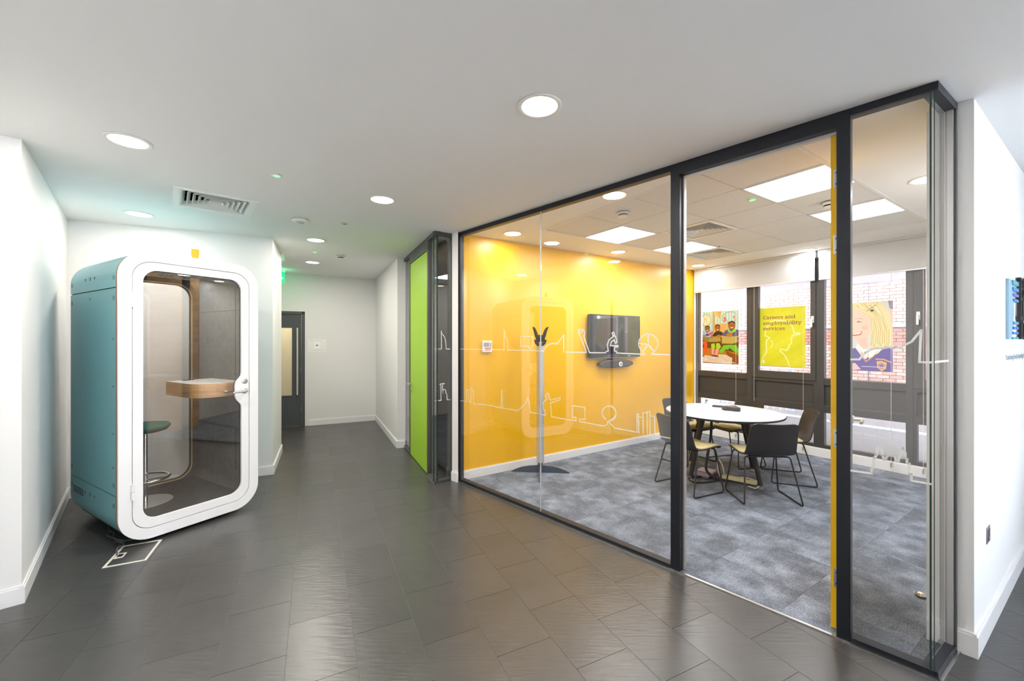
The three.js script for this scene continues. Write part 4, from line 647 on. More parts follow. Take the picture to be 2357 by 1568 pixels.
  for (const [u, v, n, s, lab] of [[9.0, -6.35, 60, 0.30, 'tall'], [8.7, -5.6, 70, 0.26, 'broad'], [9.2, -7.2, 50, 0.28, 'sparse']]) { const c = RM(u, v), L = []; for (let i = 0; i < n; i++) L.push(new THREE.SphereGeometry(0.045, 5, 4).scale(1, 0.3, 0.5).rotateY(rnd() * 6).rotateZ(rnd()).translate(rr() * s * 2, 0.15 + rnd() * s * 1.6, rr() * s * 2));
    const p = thing('shrub', lab + ' dark shrub in the gravel bed outside the windows', 'shrub', [c[0], -0.14, c[1]], 0, 'shrubs outside'); mesh('foliage', L, leaf, p); mesh('stem', [rod([0, 0, 0], [0.05, 0.3, 0.02], 0.008, 6), rod([0, 0, 0], [-0.08, 0.28, 0.05], 0.008, 6), rod([0, 0, 0], [0.02, 0.26, -0.09], 0.008, 6)], M(0.08, 0.06, 0.04, 0.8), p); }
  const rl = thing('yard_railing', 'white metal railing with thin bars in the yard', 'railing', [RM(9.95, -6.2)[0], -0.16, RM(9.95, -6.2)[1]], A), wm = M(0.8, 0.82, 0.85, 0.5), steelBlue = M(0.45, 0.55, 0.68, 0.5);
  mesh('top_rail', box(-0.02, 0.02, 1.06, 1.10, -3, 2.15), wm, rl); mesh('bottom_rail', box(-0.02, 0.02, 0.03, 0.08, -3, 2.15), wm, rl);
  for (let i = 0; i < 40; i++) mesh('bar', box(-0.007, 0.007, 0.06, 0.62, -3 + i * 0.132 - 0.007, -3 + i * 0.132 + 0.007), wm, rl);
  for (const z of [-2.95, -1.35, -1.05, 0.5, 2.1]) mesh('post', box(-0.03, 0.03, 0, 1.08, z - 0.035, z + 0.035), steelBlue, rl);
}

// ---------------------------------------------------------------- things on the yellow wall
const onYellow = (u, y, out = 0) => { const p = RM(u, YEL + out); return [p[0], y, p[1]]; };
{
  const tv = thing('television', 'black flat screen television on the yellow wall', 'television', onYellow(4.353, 1.602), A);
  mesh('bracket', box(-0.15, 0.15, -0.15, 0.15, 0, 0.04), charcoal, tv);
  mesh('body', rbox(-0.51, 0.51, -0.29, 0.29, 0.035, 0.075, 0.008), black, tv);
  mesh('screen', box(-0.494, 0.494, -0.262, 0.276, 0.0745, 0.0762), M(0.012, 0.012, 0.014, 0.06, { physical: true, clearcoat: 1, clearcoatRoughness: 0.03 }), tv);
  mesh('bezel', [box(-0.51, 0.51, 0.276, 0.294, 0.07, 0.079), box(-0.51, 0.51, -0.297, -0.262, 0.07, 0.081), box(-0.51, -0.494, -0.29, 0.29, 0.07, 0.079), box(0.494, 0.51, -0.29, 0.29, 0.07, 0.079)], M(0.02, 0.02, 0.022, 0.2), tv);
  mesh('trim_strip', rbox(-0.48, 0.48, -0.308, -0.296, 0.04, 0.078, 0.003), M(0.35, 0.34, 0.36, 0.25, { metalness: 0.6 }), tv);
  mesh('logo', box(0.24, 0.30, -0.284, -0.278, 0.081, 0.0815), M(0.6, 0.6, 0.6, 0.4), tv);
  const cb = thing('video_bar', 'dark oval video conference bar below the television', 'camera', onYellow(4.38, 1.214), A);
  const sh = []; for (let i = 0; i < 44; i++) { const t = i / 44 * 2 * Math.PI, c = Math.cos(t), s = Math.sin(t); sh.push([0.335 * Math.sign(c) * Math.pow(Math.abs(c), 0.75), 0.056 * Math.sign(s) * Math.pow(Math.abs(s), 0.85)]); }
  mesh('bracket', [box(-0.12, -0.06, 0.03, 0.075, 0, 0.05), box(-0.1, 0.1, -0.02, 0.03, 0, 0.03)], charcoal, cb);
  mesh('body', extrude(sh, 0.05, [], 0.012).translate(0, 0, 0.025), M(0.05, 0.045, 0.045, 0.6), cb);
  mesh('lens_ring', lathe([[0.02, 0], [0.034, 0], [0.034, 0.008], [0.03, 0.012], [0.02, 0.01]], 28).rotateX(Math.PI / 2).translate(0.06, -0.008, 0.086), M(0.82, 0.82, 0.84, 0.3), cb);
  mesh('lens', new THREE.SphereGeometry(0.021, 20, 12).scale(1, 1, 0.5).translate(0.06, -0.008, 0.088), M(0.3, 0.32, 0.36, 0.15), cb);
  const th = thing('thermostat', 'white thermostat with a red sticker on the yellow wall', 'thermostat', onYellow(2.312, 1.47), A);
  mesh('body', rbox(-0.063, 0.063, -0.066, 0.066, 0, 0.026, 0.006), plasticWhite, th); mesh('display', box(-0.048, 0.02, 0.0, 0.046, 0.026, 0.0268), M(0.36, 0.38, 0.36, 0.3), th); mesh('button', box(0.028, 0.048, 0.0, 0.046, 0.026, 0.0275), M(0.5, 0.5, 0.49, 0.4), th); mesh('sticker', box(-0.032, 0.042, -0.042, -0.012, 0.026, 0.0266), M(0.75, 0.08, 0.05, 0.5), th); mesh('sticker_text', [box(-0.022, 0.032, -0.020, -0.017, 0.0266, 0.027), box(-0.02, 0.03, -0.028, -0.025, 0.0266, 0.027), box(-0.03, 0.04, -0.055, -0.046, 0.026, 0.0266)], M(0.7, 0.66, 0.64, 0.5), th);
}
// ---------------------------------------------------------------- coat stand
{
  const p = RM(2.87, -3.785), c = thing('coat_stand', 'silver column coat stand with dark blade feet before the yellow wall', 'coat stand', [p[0], 0.006, p[1]], A);
  mesh('column', metric(rbox(-0.034, 0.034, 0.115, 1.52, -0.034, 0.034, 0.008)), satin, c);
  mesh('column_groove', [box(-0.012, -0.009, 0.9, 1.2, 0.034, 0.0348), box(0.009, 0.012, 0.9, 1.2, 0.034, 0.0348)], M(0.85, 0.85, 0.86, 0.3), c);
  const bl = Math.atan2(0.19, 0.235), blade = () => { const s = [[0.0, 0.0], [0.34, 0.0], [0.34, 0.006], [0.29, 0.032], [0.22, 0.058], [0.13, 0.076], [0.0, 0.085]]; return extrude(s, 0.012, [], 0.001).translate(0, 0, -0.006); };
  for (let i = 0; i < 4; i++) mesh('foot_blade', blade().rotateY(-bl + i * Math.PI / 2), M(0.055, 0.075, 0.11, 0.45), c);
  mesh('foot_clamp', rbox(-0.022, 0.022, 0.0, 0.12, -0.022, 0.022, 0.004), M(0.08, 0.09, 0.11, 0.4), c);
  mesh('hook_collar', rbox(-0.03, 0.03, 1.515, 1.60, -0.03, 0.03, 0.005), M(0.10, 0.095, 0.09, 0.45), c);
  for (let i = 0; i < 4; i++) { const hook = extrude([[0.02, 0.0], [0.05, 0.02], [0.075, 0.075], [0.11, 0.12], [0.15, 0.145], [0.135, 0.125], [0.115, 0.09], [0.10, 0.05], [0.07, 0.0], [0.03, -0.045], [0.02, -0.05]], 0.03, [], 0.002).translate(0, 1.545, -0.015), low = extrude([[0.025, -0.045], [0.07, -0.03], [0.10, 0.0], [0.115, -0.005], [0.09, -0.05], [0.05, -0.075], [0.025, -0.07]], 0.024, [], 0.002).translate(0, 1.545, -0.012);
    mesh('hook', hook.scale(0.8, 1, 0.7).rotateY(i * Math.PI / 2 + 0.2), M(0.07, 0.065, 0.06, 0.4), c); mesh('small_hook', low.scale(0.8, 1, 0.7).rotateY(i * Math.PI / 2 + 0.2), M(0.07, 0.065, 0.06, 0.4), c); }
}
// ---------------------------------------------------------------- table and what is on and under it
const TC = RM(4.515, -2.55), FLOOR = 0.0065;
{
  const t = thing('round_table', 'round white meeting table with dark edge and splayed black legs', 'table', [TC[0], FLOOR, TC[1]], A);
  mesh('top', lathe([[0.001, 0.7345], [0.592, 0.7345], [0.596, 0.733], [0.597, 0.7325], [0.001, 0.7325]], 96), M(0.66, 0.67, 0.68, 0.32), t);
  mesh('edge', lathe([[0.001, 0.706], [0.575, 0.706], [0.597, 0.712], [0.6, 0.718], [0.6, 0.730], [0.597, 0.7325], [0.001, 0.7325]], 96), M(0.03, 0.032, 0.04, 0.3), t);
  mesh('under_frame', [rbox(-0.26, 0.26, 0.675, 0.706, -0.03, 0.03, 0.006).rotateY(0.26), rbox(-0.26, 0.26, 0.675, 0.706, -0.03, 0.03, 0.006).rotateY(0.26 + Math.PI / 2)], charcoal, t);
  const legs = [[4.12, -2.69], [4.99, -2.46], [4.446, -2.111], [4.664, -3.04]];
  for (const [u, v] of legs) { const dx = u - 4.555, dz = v - 2.576 * -1, x = u - 4.515, z = v + 2.55, a = [x - (u - 4.555) * 0.38, 0.70, z - (v + 2.576) * 0.38], b = [x, 0.035, z];
    const va = new THREE.Vector3(...a), vb = new THREE.Vector3(...b), d = vb.clone().sub(va), g = new THREE.CylinderGeometry(0.032, 0.022, d.length(), 20); g.applyQuaternion(new THREE.Quaternion().setFromUnitVectors(new THREE.Vector3(0, -1, 0), d.clone().normalize())); g.translate((a[0] + b[0]) / 2, (a[1] + b[1]) / 2, (a[2] + b[2]) / 2);
    const l = mesh('leg', g, shellBlack, t); mesh('foot', [cyl(0.006, 0.006, 0.03, 10).translate(x, 0.02, z), lathe([[0.001, 0], [0.022, 0], [0.02, 0.006], [0.001, 0.009]], 20).translate(x, 0, z)], steel, l); }
  const P = (px, py, y = 0.741) => { const q = onY(px, py, y); return [q[0], y, q[1]]; };
  const pa = P(1625, 942); single('paper_sheets', [box(-0.105, 0.105, 0, 0.0012, -0.148, 0.148), box(-0.105, 0.105, 0.0012, 0.002, -0.148, 0.148).rotateY(0.35).translate(0.04, 0, 0.02)], M(0.88, 0.88, 0.87, 0.7), 'white paper sheets lying on the round table', 'paper', pa, 0.6);
  const ra = P(1643, 936.5), rb = P(1677, 939), rc = [(ra[0] + rb[0]) / 2, 0.741, (ra[2] + rb[2]) / 2], rang = Math.atan2(-(rb[2] - ra[2]), rb[0] - ra[0]);
  const rem = thing('remote_control', 'dark remote control lying on the round table', 'remote', rc, rang); mesh('body', rbox(-0.095, 0.095, 0, 0.02, -0.024, 0.024, 0.006), M(0.06, 0.045, 0.055, 0.35), rem); mesh('buttons', Array.from({ length: 12 }, (_, i) => box(-0.08 + (i % 6) * 0.024, -0.068 + (i % 6) * 0.024, 0.02, 0.022, -0.014 + Math.floor(i / 6) * 0.018, -0.004 + Math.floor(i / 6) * 0.018)), M(0.25, 0.22, 0.24, 0.4), rem).userData.kind = 'stuff';
  const pc = P(1684, 944.5), ph = thing('conference_phone', 'dark conference phone with keypad on the round table', 'phone', pc, A + 0.3); const tri = []; for (let i = 0; i < 36; i++) { const a = i / 36 * 2 * Math.PI, r = 0.085 + 0.022 * Math.cos(3 * a); tri.push([r * Math.cos(a), r * Math.sin(a)]); }
  mesh('body', extrude(tri, 0.028, [], 0.008).rotateX(-Math.PI / 2).translate(0, 0.008, 0), M(0.05, 0.05, 0.055, 0.4), ph); mesh('keypad', Array.from({ length: 12 }, (_, i) => box(-0.022 + (i % 3) * 0.018, -0.010 + (i % 3) * 0.018, 0.044, 0.047, -0.03 + Math.floor(i / 3) * 0.016, -0.02 + Math.floor(i / 3) * 0.016)), M(0.4, 0.38, 0.4, 0.5), ph).userData.kind = 'stuff'; mesh('display', box(-0.03, 0.03, 0.044, 0.0465, -0.062, -0.04), M(0.2, 0.22, 0.22, 0.2), ph);
  const F = (px, py, y = FLOOR) => { const q = onY(px, py, y); return [q[0], y, q[1]]; };
  const mid = TC; const top = RM(4.42, -2.62);
  single('cable_spine', tube([[top[0], 0.69, top[1]], [top[0] - 0.005, 0.62, top[1]], [top[0] - 0.03, 0.45, top[1] + 0.03], [top[0] - 0.10, 0.25, top[1] + 0.1], [top[0] - 0.13, 0.12, top[1] + 0.14], [top[0] - 0.05, 0.035, top[1] + 0.14], F(1652, 1109).map((v, i) => i === 1 ? 0.022 : v)], 0.014, 60, 10), M(0.05, 0.05, 0.055, 0.6), 'thick dark cable tube hanging from the table to the floor', 'cable');
  single('floor_cable', tube([F(1664, 1106), F(1630, 1112), F(1596, 1112), F(1585, 1104), F(1600, 1100), F(1650, 1103)].map(p => [p[0], FLOOR + 0.01, p[2]]), 0.009, 50, 8), cableBlack, 'black cable looped on the carpet under the table', 'cable');
  const a = F(1663, 1103), b = F(1742, 1119), L = Math.hypot(b[0] - a[0], b[2] - a[2]), ps = thing('power_strip', 'cream power strip with red switches under the table', 'power strip', [(a[0] + b[0]) / 2, FLOOR + 0.012, (a[2] + b[2]) / 2], Math.atan2(-(b[2] - a[2]), b[0] - a[0]));
  mesh('body', rbox(-L / 2, L / 2, 0, 0.04, -0.032, 0.032, 0.008), M(0.72, 0.69, 0.42, 0.45), ps); for (let i = 0; i < 2; i++) mesh('switch', rbox(L / 2 - 0.12 + i * 0.03, L / 2 - 0.10 + i * 0.03, 0.038, 0.045, -0.012, 0.004, 0.002), M(0.6, 0.05, 0.03, 0.4), ps); mesh('backplate', box(-L / 2 + 0.02, L / 2 - 0.06, -0.012, 0, -0.05, 0.05), M(0.04, 0.04, 0.045, 0.5), ps);
  mesh('cord', tube([F(1668, 1102), F(1662, 1086), F(1654, 1078), F(1652, 1088), F(1657, 1100)].map((p, i) => [p[0], [0.03, 0.09, 0.11, 0.06, 0.02][i], p[2]]), 0.006, 40, 8).translate(-ps.position.x, -ps.position.y, -ps.position.z).rotateY(-ps.rotation.y), plasticWhite, ps);
  single('white_flex', tube([F(1688, 1102), F(1712, 1101), F(1738, 1108), F(1747, 1120), F(1738, 1126), F(1722, 1121)].map(p => [p[0], FLOOR + 0.008, p[2]]), 0.006, 50, 8), plasticWhite, 'white cable curling round the end of the power strip', 'cable');
  const ab = F(1622, 1093), ad = thing('adapter_box', 'flat silver and black adapter box on the carpet under the table', 'adapter', ab, A + 0.2); mesh('body', rbox(-0.14, 0.14, 0, 0.03, -0.09, 0.09, 0.005), M(0.30, 0.28, 0.40, 0.3, { metalness: 0.5 }), ad); mesh('cover', rbox(0.0, 0.14, 0.03, 0.042, -0.085, 0.085, 0.004), M(0.62, 0.55, 0.66, 0.3), ad); mesh('base', box(-0.15, 0.15, -0.0, 0.006, -0.1, 0.1), charcoal, ad);
  mesh('cable_loop', [tube([[top[0] - 0.02, 0.69, top[1] + 0.03], [top[0] + 0.0, 0.63, top[1] + 0.05], [top[0] + 0.05, 0.62, top[1] + 0.05], [top[0] + 0.06, 0.69, top[1] + 0.03]], 0.004, 24, 6), tube([[top[0] - 0.04, 0.69, top[1] + 0.02], [top[0] - 0.05, 0.65, top[1] + 0.03], [top[0] - 0.02, 0.64, top[1] + 0.03], [top[0] + 0.02, 0.69, top[1] + 0.02]], 0.003, 24, 6)].map(g => g.translate(-TC[0], -FLOOR, -TC[1]).rotateY(-A))[0], cableBlack, t);
}
// ---------------------------------------------------------------- chairs
function chairShape() {
  const prof = new THREE.CatmullRomCurve3([[0, 0.425, 0.228], [0, 0.443, 0.215], [0, 0.455, 0.13], [0, 0.447, 0.02], [0, 0.441, -0.08], [0, 0.452, -0.150], [0, 0.495, -0.195], [0, 0.56, -0.220], [0, 0.66, -0.243], [0, 0.767, -0.272]].map(p => new THREE.Vector3(...p)), false, 'centripetal');
  const NU = 16, stations = []; for (let i = 0; i <= 44; i++) { const t = i / 44; stations.push(t < 0.5 ? 0.5 * Math.pow(2 * t, 1.25) : 1 - 0.5 * Math.pow(2 * (1 - t), 1.25)); }
  const len = prof.getLength(), rows = (inset, lift, from, to) => stations.filter(t => t >= from && t <= to).map((t) => { const p = prof.getPointAt(t), tg = prof.getTangentAt(t), n = new THREE.Vector3(0, -tg.z, tg.y); if (n.y < 0 && t < 0.5) n.negate(); if (t >= 0.5 && n.z < 0) n.negate();
    const hw0 = t < 0.55 ? 0.222 + 0.016 * Math.sin(Math.PI * t / 0.55) : 0.226 - 0.018 * (t - 0.55) / 0.45, d = Math.min(t - from, to - t) * len, r = 0.055, hw = hw0 - inset - (d < r ? r - Math.sqrt(Math.max(0, r * r - (r - d) * (r - d))) : 0);
    const curve = t < 0.45 ? 0.010 : 0.010 + 0.03 * Math.min(1, (t - 0.45) / 0.2) - 0.012 * Math.max(0, (t - 0.8) / 0.2); const out = []; for (let k = 0; k <= NU; k++) { const u = -1 + 2 * k / NU, lf = curve * u * u * (hw / hw0) * (hw / hw0) + lift; out.push(new THREE.Vector3(u * hw, p.y, p.z).addScaledVector(n, lf)); } return out; });
  const solid = (inset, l0, l1, from, to) => { const top = rows(inset, l1, from, to), bot = rows(inset, l0, from, to), R = top.length, pos = [], idx = []; const put = (g) => { const b = pos.length / 3; for (const r of g) for (const p of r) pos.push(p.x, p.y, p.z); return b; };
    const a = put(top), b = put(bot), w = NU + 1; for (let i = 0; i < R - 1; i++) for (let k = 0; k < NU; k++) { const q = a + i * w + k; idx.push(q, q + 1, q + w, q + 1, q + w + 1, q + w); const s = b + i * w + k; idx.push(s, s + w, s + 1, s + 1, s + w, s + w + 1); }
    const rim = []; for (let k = 0; k < w; k++) rim.push([0, k]); for (let i = 1; i < R; i++) rim.push([i, NU]); for (let k = NU - 1; k >= 0; k--) rim.push([R - 1, k]); for (let i = R - 2; i > 0; i--) rim.push([i, 0]);
    const c = pos.length / 3; for (const [i, k] of rim) { const p = top[i][k], q = bot[i][k]; pos.push(p.x, p.y, p.z, q.x, q.y, q.z); } for (let i = 0; i < rim.length; i++) { const m = c + 2 * i, n = c + 2 * ((i + 1) % rim.length); idx.push(m, m + 1, n, n, m + 1, n + 1); }
    const g = new THREE.BufferGeometry(); g.setAttribute('position', new THREE.Float32BufferAttribute(pos, 3)); g.setIndex(idx); g.computeVertexNormals(); g.setAttribute('uv', new THREE.Float32BufferAttribute(new Float32Array(pos.length / 3 * 2).map((_, i) => pos[Math.floor(i / 2) * 3 + (i % 2 ? 2 : 0)]), 2)); return g; };
  return { shell: solid(0, -0.007, 0.006, 0, 1), pad: solid(0.004, 0.0055, 0.016, 0.03, 0.475) };
}
{
  const { shell, pad } = chairShape();
  const c = thing('meeting_chair', '', 'chair', [0, FLOOR, 0], 0, 'chairs round the meeting table');
  mesh('shell', shell, shellBlack, c); mesh('seat_pad', pad, padBeige, c);
  for (const s of [-1, 1]) { mesh('sled_frame', bentTube([[s * 0.17, 0.428, 0.15], [s * 0.205, 0.428, 0.15], [s * 0.258, 0.0075, 0.205], [s * 0.258, 0.0075, -0.215], [s * 0.205, 0.428, -0.10], [s * 0.17, 0.428, -0.10]], 0.007, 0.03, 10), charcoal, c);
    for (const z of [0.15, -0.16]) mesh('glide', rbox(s * 0.258 - 0.009, s * 0.258 + 0.009, 0, 0.012, z - 0.03, z + 0.03, 0.003), black, c); }
  mesh('cross_bar', rod([-0.175, 0.428, 0.15], [0.175, 0.428, 0.15], 0.007), charcoal, c); mesh('cross_bar', rod([-0.175, 0.428, -0.10], [0.175, 0.428, -0.10], 0.007), charcoal, c);
  const list = [[4.218, -1.993, 0.62, -0.78, 'black shell chair with its back to the open door and cream seat pad'], [3.875, -2.555, 0.985, 0.15, 'black shell chair tucked beside the black glass post with cream seat'], [5.06, -2.13, -0.6, -0.8, 'black shell chair seen from the side, turned from the windows to the table'], [5.16, -2.76, -0.957, -0.29, 'black shell chair between the round table and the lime poster window'], [4.74, -3.12, -0.12, 0.99, 'black shell chair between the round table and the yellow wall']];
  list.forEach(([u, v, fu, fv, lab], i) => { const p = RM(u, v), d = RM(fu, fv), turn = Math.atan2(d[0], d[1]); if (!i) { c.position.set(p[0], FLOOR, p[1]); c.rotation.y = turn; c.userData.label = lab; } else copyOf(c, [p[0], FLOOR, p[1]], turn, lab); });
}
{ const p = onY(2120, 1374, FLOOR), s = thing('door_stop', 'small silver dome door stop on the carpet by the glass', 'door stop', [p[0], FLOOR, p[1]]); mesh('dome', lathe([[0.001, 0.03], [0.012, 0.029], [0.022, 0.022], [0.025, 0.012], [0.025, 0.008], [0.001, 0.008]], 28), chrome, s); mesh('rubber', lathe([[0.001, 0.008], [0.0262, 0.008], [0.027, 0.0], [0.001, 0.0]], 28), black, s); }

// ---------------------------------------------------------------- phone booth (local x along its front, z out of the front)
const BO = [-2.8505, -2.949], BT = Math.PI / 3, BW = 0.975, BY0 = 0.03, BY1 = 2.22, BD = 1.075;
const booth2w = (x, z) => [BO[0] + x * Math.cos(BT) + z * Math.sin(BT), BO[1] - x * Math.sin(BT) + z * Math.cos(BT)];
const front = (px, py) => onWall(px, py, BO, [Math.cos(BT), -Math.sin(BT)]);
{
  const b = thing('phone_booth', 'teal office phone booth with white rounded frame and glass door', 'phone booth', [BO[0], 0, BO[1]], BT);
  const rr = (i, r) => rrect(i, BY0 + i, BW - i, BY1 - i, r, 12);
  const ringGeo = (o, ro, i, ri, z0, z1, bev = 0) => extrude(rr(o, ro), z1 - z0 - 2 * bev, [rr(i, ri)], bev).translate(0, 0, z0 + bev);
  // outer shell in three panels with open seams
  const sy = [0.395, 1.93];
  const shellPart = (y0, y1) => { // U-shaped or straight pieces of the shell
    const t = 0.012, g = [];
    if (y1 > 2) { const o = rr(0.004, 0.198).filter(p => p[1] >= y0), q = rr(0.016, 0.186).filter(p => p[1] >= y0); const L = [[BW - 0.004, y0], ...o, [0.004, y0], [0.016, y0], ...q.slice().reverse(), [BW - 0.016, y0]]; g.push(extrude(L, BD - 0.05)); }
    else if (y0 < 0.2) { const all = rr(0.004, 0.198), inn = rr(0.016, 0.186); const cut = (l) => { const right = l.filter((p, i) => p[1] <= y1 && i < l.length / 2), left = l.filter((p, i) => p[1] <= y1 && i >= l.length / 2); return [...left, ...right]; }; const L = [[0.004, y1], ...cut(all), [BW - 0.004, y1], [BW - 0.016, y1], ...cut(inn).reverse(), [0.016, y1]]; g.push(extrude(L, BD - 0.05)); }
    else { g.push(box(0.004, 0.016, y0, y1, 0, BD - 0.05)); g.push(box(BW - 0.016, BW - 0.004, y0, y1, 0, BD - 0.05)); }
    return g.map(q => q.translate(0, 0, -BD));
  };
  const upper = mesh('upper_shell', shellPart(sy[1] + 0.004, 2.3), tealShell, b);
  const [sideL, sideR] = shellPart(sy[0] + 0.003, sy[1] - 0.004); mesh('side_shell', sideL, tealShell, b); mesh('side_shell', sideR, tealShell, b);
  const lower = mesh('lower_shell', shellPart(0, sy[0] - 0.003), tealShell, b);
  mesh('seam_backing', [box(0.014, 0.017, sy[0] - 0.02, sy[0] + 0.02, -BD + 0.01, -0.05), box(0.014, 0.017, sy[1] - 0.02, sy[1] + 0.02, -BD + 0.01, -0.05)], M(0.03, 0.07, 0.08, 0.7), b);
  // screw caps on the left side
  const cap = (y, z, r) => { const m = mesh('screw_cap', lathe([[0.001, 0.0012], [r * 0.75, 0.0012], [r, 0.0], [0.001, 0.0]], 18).rotateZ(Math.PI / 2).translate(0.004, y, z), tealShell, b); mesh('cap_ring', new THREE.TorusGeometry(r * 0.9, 0.0015, 6, 20).rotateY(Math.PI / 2).translate(0.0035, y, z), M(0.02, 0.06, 0.07, 0.6), m); };
  for (const [z, r] of [[-0.10, 0.017], [-1.04, 0.017]]) for (const dy of [0.075, -0.075]) { cap(sy[1] + dy, z, r); cap(sy[0] + dy, z, r); }
  for (const z of [-0.50, -0.60, -0.71]) { cap(sy[1] + 0.1, z, z === -0.60 ? 0.014 : 0.010); cap(sy[0] - 0.085, z, z === -0.60 ? 0.014 : 0.010); }
  cap(sy[1] - 0.06, -0.6, 0.009); for (const y of [1.55, 1.2, 0.85, 0.6]) cap(y, -0.11, 0.007);
  for (let i = 0; i < 3; i++) mesh('vent_slot', box(0.002, 0.0055, sy[0] - 0.085 - i * 0.02, sy[0] - 0.076 - i * 0.02, -1.0, -0.76), black, b);
  // front frame
  const ff = mesh('front_frame', ringGeo(0, 0.2, 0.077, 0.128, -0.022, 0, 0.0015), boothWhite, b);
  mesh('frame_core', ringGeo(0.001, 0.2, 0.076, 0.128, -0.05, -0.022), plyEdge, ff);
  // door
  const di = 0.081, gi = 0.142, notch = [];
  const hole = (ins, r) => { const pts = rrect(ins, BY0 + ins + 0.006, BW - ins, BY1 - ins, r, 12); const out = []; let done = false;
    for (let i = 0; i < pts.length; i++) { out.push(pts[i]); if (!done && i === 12) { done = true; const x = BW - ins, d = 0.052; // right edge going up: lobe for the handle
        const lobe = [[0.0, 0.935], [-0.005, 0.965], [-0.02, 0.985], [-0.038, 1.005], [-0.049, 1.03], [-0.052, 1.06], [-0.052, 1.135], [-0.047, 1.165], [-0.035, 1.185], [-0.016, 1.205], [-0.004, 1.225], [0.0, 1.255]]; for (const [dx, y] of lobe) out.push([x + dx, y]); } } return out; };
  const door = mesh('door', extrude(rr(di, 0.124), 0.03, [hole(gi, 0.095)], 0.0015).translate(0, 0, -0.033), boothWhite, b);
  mesh('door_edge', ringGeo(di - 0.0005, 0.1245, di + 0.03, 0.1, -0.05, -0.036), plyEdge, door);
  mesh('door_seal', extrude(hole(gi - 0.006, 0.1), 0.006, [hole(gi + 0.006, 0.09)]).translate(0, 0, -0.030), black, door);
  mesh('door_glass', extrude(hole(gi + 0.001, 0.095), 0.008).translate(0, 0, -0.026), glass, door);
  for (const y of [1.845, 0.415]) { const h = mesh('hinge', [cyl(0.011, 0.011, 0.055, 16).translate(0.079, y + 0.029, 0.004), cyl(0.011, 0.011, 0.055, 16).translate(0.079, y - 0.029, 0.004)], boothWhite, b); mesh('hinge_leaf', rbox(0.079, 0.088, y - 0.06, y + 0.06, -0.002, 0.003, 0.002), boothWhite, h); }
  const hx = BW - 0.117, hy = front(563, 899)[1], ky = front(563, 877)[1];
  mesh('lock_cover', lathe([[0.001, 0.006], [0.024, 0.006], [0.027, 0.002], [0.027, 0], [0.001, 0]], 28).rotateX(Math.PI / 2).translate(hx, ky, -0.003), steel, door);
  for (const [z, s] of [[-0.003, 1], [-0.033, -1]]) mesh('handle', [lathe([[0.001, 0.008], [0.025, 0.008], [0.027, 0.003], [0.027, 0], [0.001, 0]], 28).rotateX(s * Math.PI / 2).translate(hx, hy, z), bentTube([[hx, hy, z], [hx, hy, z + s * 0.055], [hx - 0.125, hy - 0.004, z + s * 0.058]], 0.0095, 0.02, 12)], steel, door);
  mesh('strike_plate', box(BW - 0.079, BW - 0.0755, 1.05, 1.17, -0.004, 0.001), steel, b);
  // lining, floor, back
  const lining = mesh('acoustic_lining', metric(ringGeo(0.02, 0.182, 0.055, 0.148, -BD + 0.05, -0.055)), felt, b);
  const xr = BW - 0.055;
  for (const y of [1.83, 0.70]) mesh('lining_seam', box(xr - 0.003, xr + 0.001, y - 0.003, y + 0.003, -BD + 0.06, -0.06), M(0.05, 0.05, 0.048, 0.9), lining);
  mesh('lining_seam', box(xr - 0.003, xr + 0.001, 0.3, 2.05, -0.29, -0.284), M(0.05, 0.05, 0.048, 0.9), lining);
  mesh('wall_pad', metric(rbox(xr - 0.022, xr, 0.72, 1.08, -0.98, -0.07, 0.008)), felt, lining);
  mesh('booth_floor', metric(box(0.06, BW - 0.06, BY0 + 0.055, BY0 + 0.105, -BD + 0.05, -0.055)), boothCarpet, b);
  const cp = mesh('ceiling_panel', box(0.19, BW - 0.19, BY1 - 0.075, BY1 - 0.062, -0.93, -0.12), M(0.50, 0.49, 0.46, 0.8), b);
  const dash = []; for (let i = 0; i < 16; i++) for (let j = 0; j < 13; j++) if (rnd() > 0.25) dash.push(box(0, 0.022 + 0.012 * rnd(), BY1 - 0.0765, BY1 - 0.075, 0, 0.012).translate(0.20 + i * 0.035 + (j % 2) * 0.017, 0, -0.91 + j * 0.06)); mesh('panel_slots', dash, M(0.05, 0.05, 0.05, 0.8), cp).userData.kind = 'stuff';
  mesh('ceiling_inlay', box(0.36, 0.47, BY1 - 0.0775, BY1 - 0.0765, -0.9, -0.62), M(0.66, 0.42, 0.16, 0.7), cp);
  const lampP = booth2w(0.60, -0.5), lm = mesh('booth_lamp', lathe([[0.001, -0.006], [0.05, -0.006], [0.058, 0], [0.001, 0]], 28).translate(0.60, BY1 - 0.0775, -0.5), glowLamp, b);
  const bl = new THREE.RectAreaLight(ledWarm, 95, 0.08, 0.08); bl.position.set(lampP[0], BY1 - 0.088, lampP[1]); bl.lookAt(lampP[0], 0, lampP[1]); scene.add(bl);
  mesh('back_frame', ringGeo(0.01, 0.19, 0.105, 0.14, -BD + 0.012, -BD + 0.05), felt, b);
  mesh('back_edge', ringGeo(0.104, 0.141, 0.118, 0.13, -BD + 0.02, -BD + 0.048), M(0.62, 0.46, 0.28, 0.5), b);
  mesh('back_seal', ringGeo(0.117, 0.131, 0.124, 0.126, -BD + 0.018, -BD + 0.044), black, b);
  mesh('back_glass', extrude(rr(0.12, 0.128), 0.008).translate(0, 0, -BD + 0.028), glass, b);
  for (const [x, z] of [[0.22, -0.16], [BW - 0.22, -0.16], [0.22, -BD + 0.2], [BW - 0.22, -BD + 0.2]]) mesh('foot', cyl(0.03, 0.035, BY0 + 0.006, 16).translate(x, (BY0 + 0.006) / 2, z), black, b);
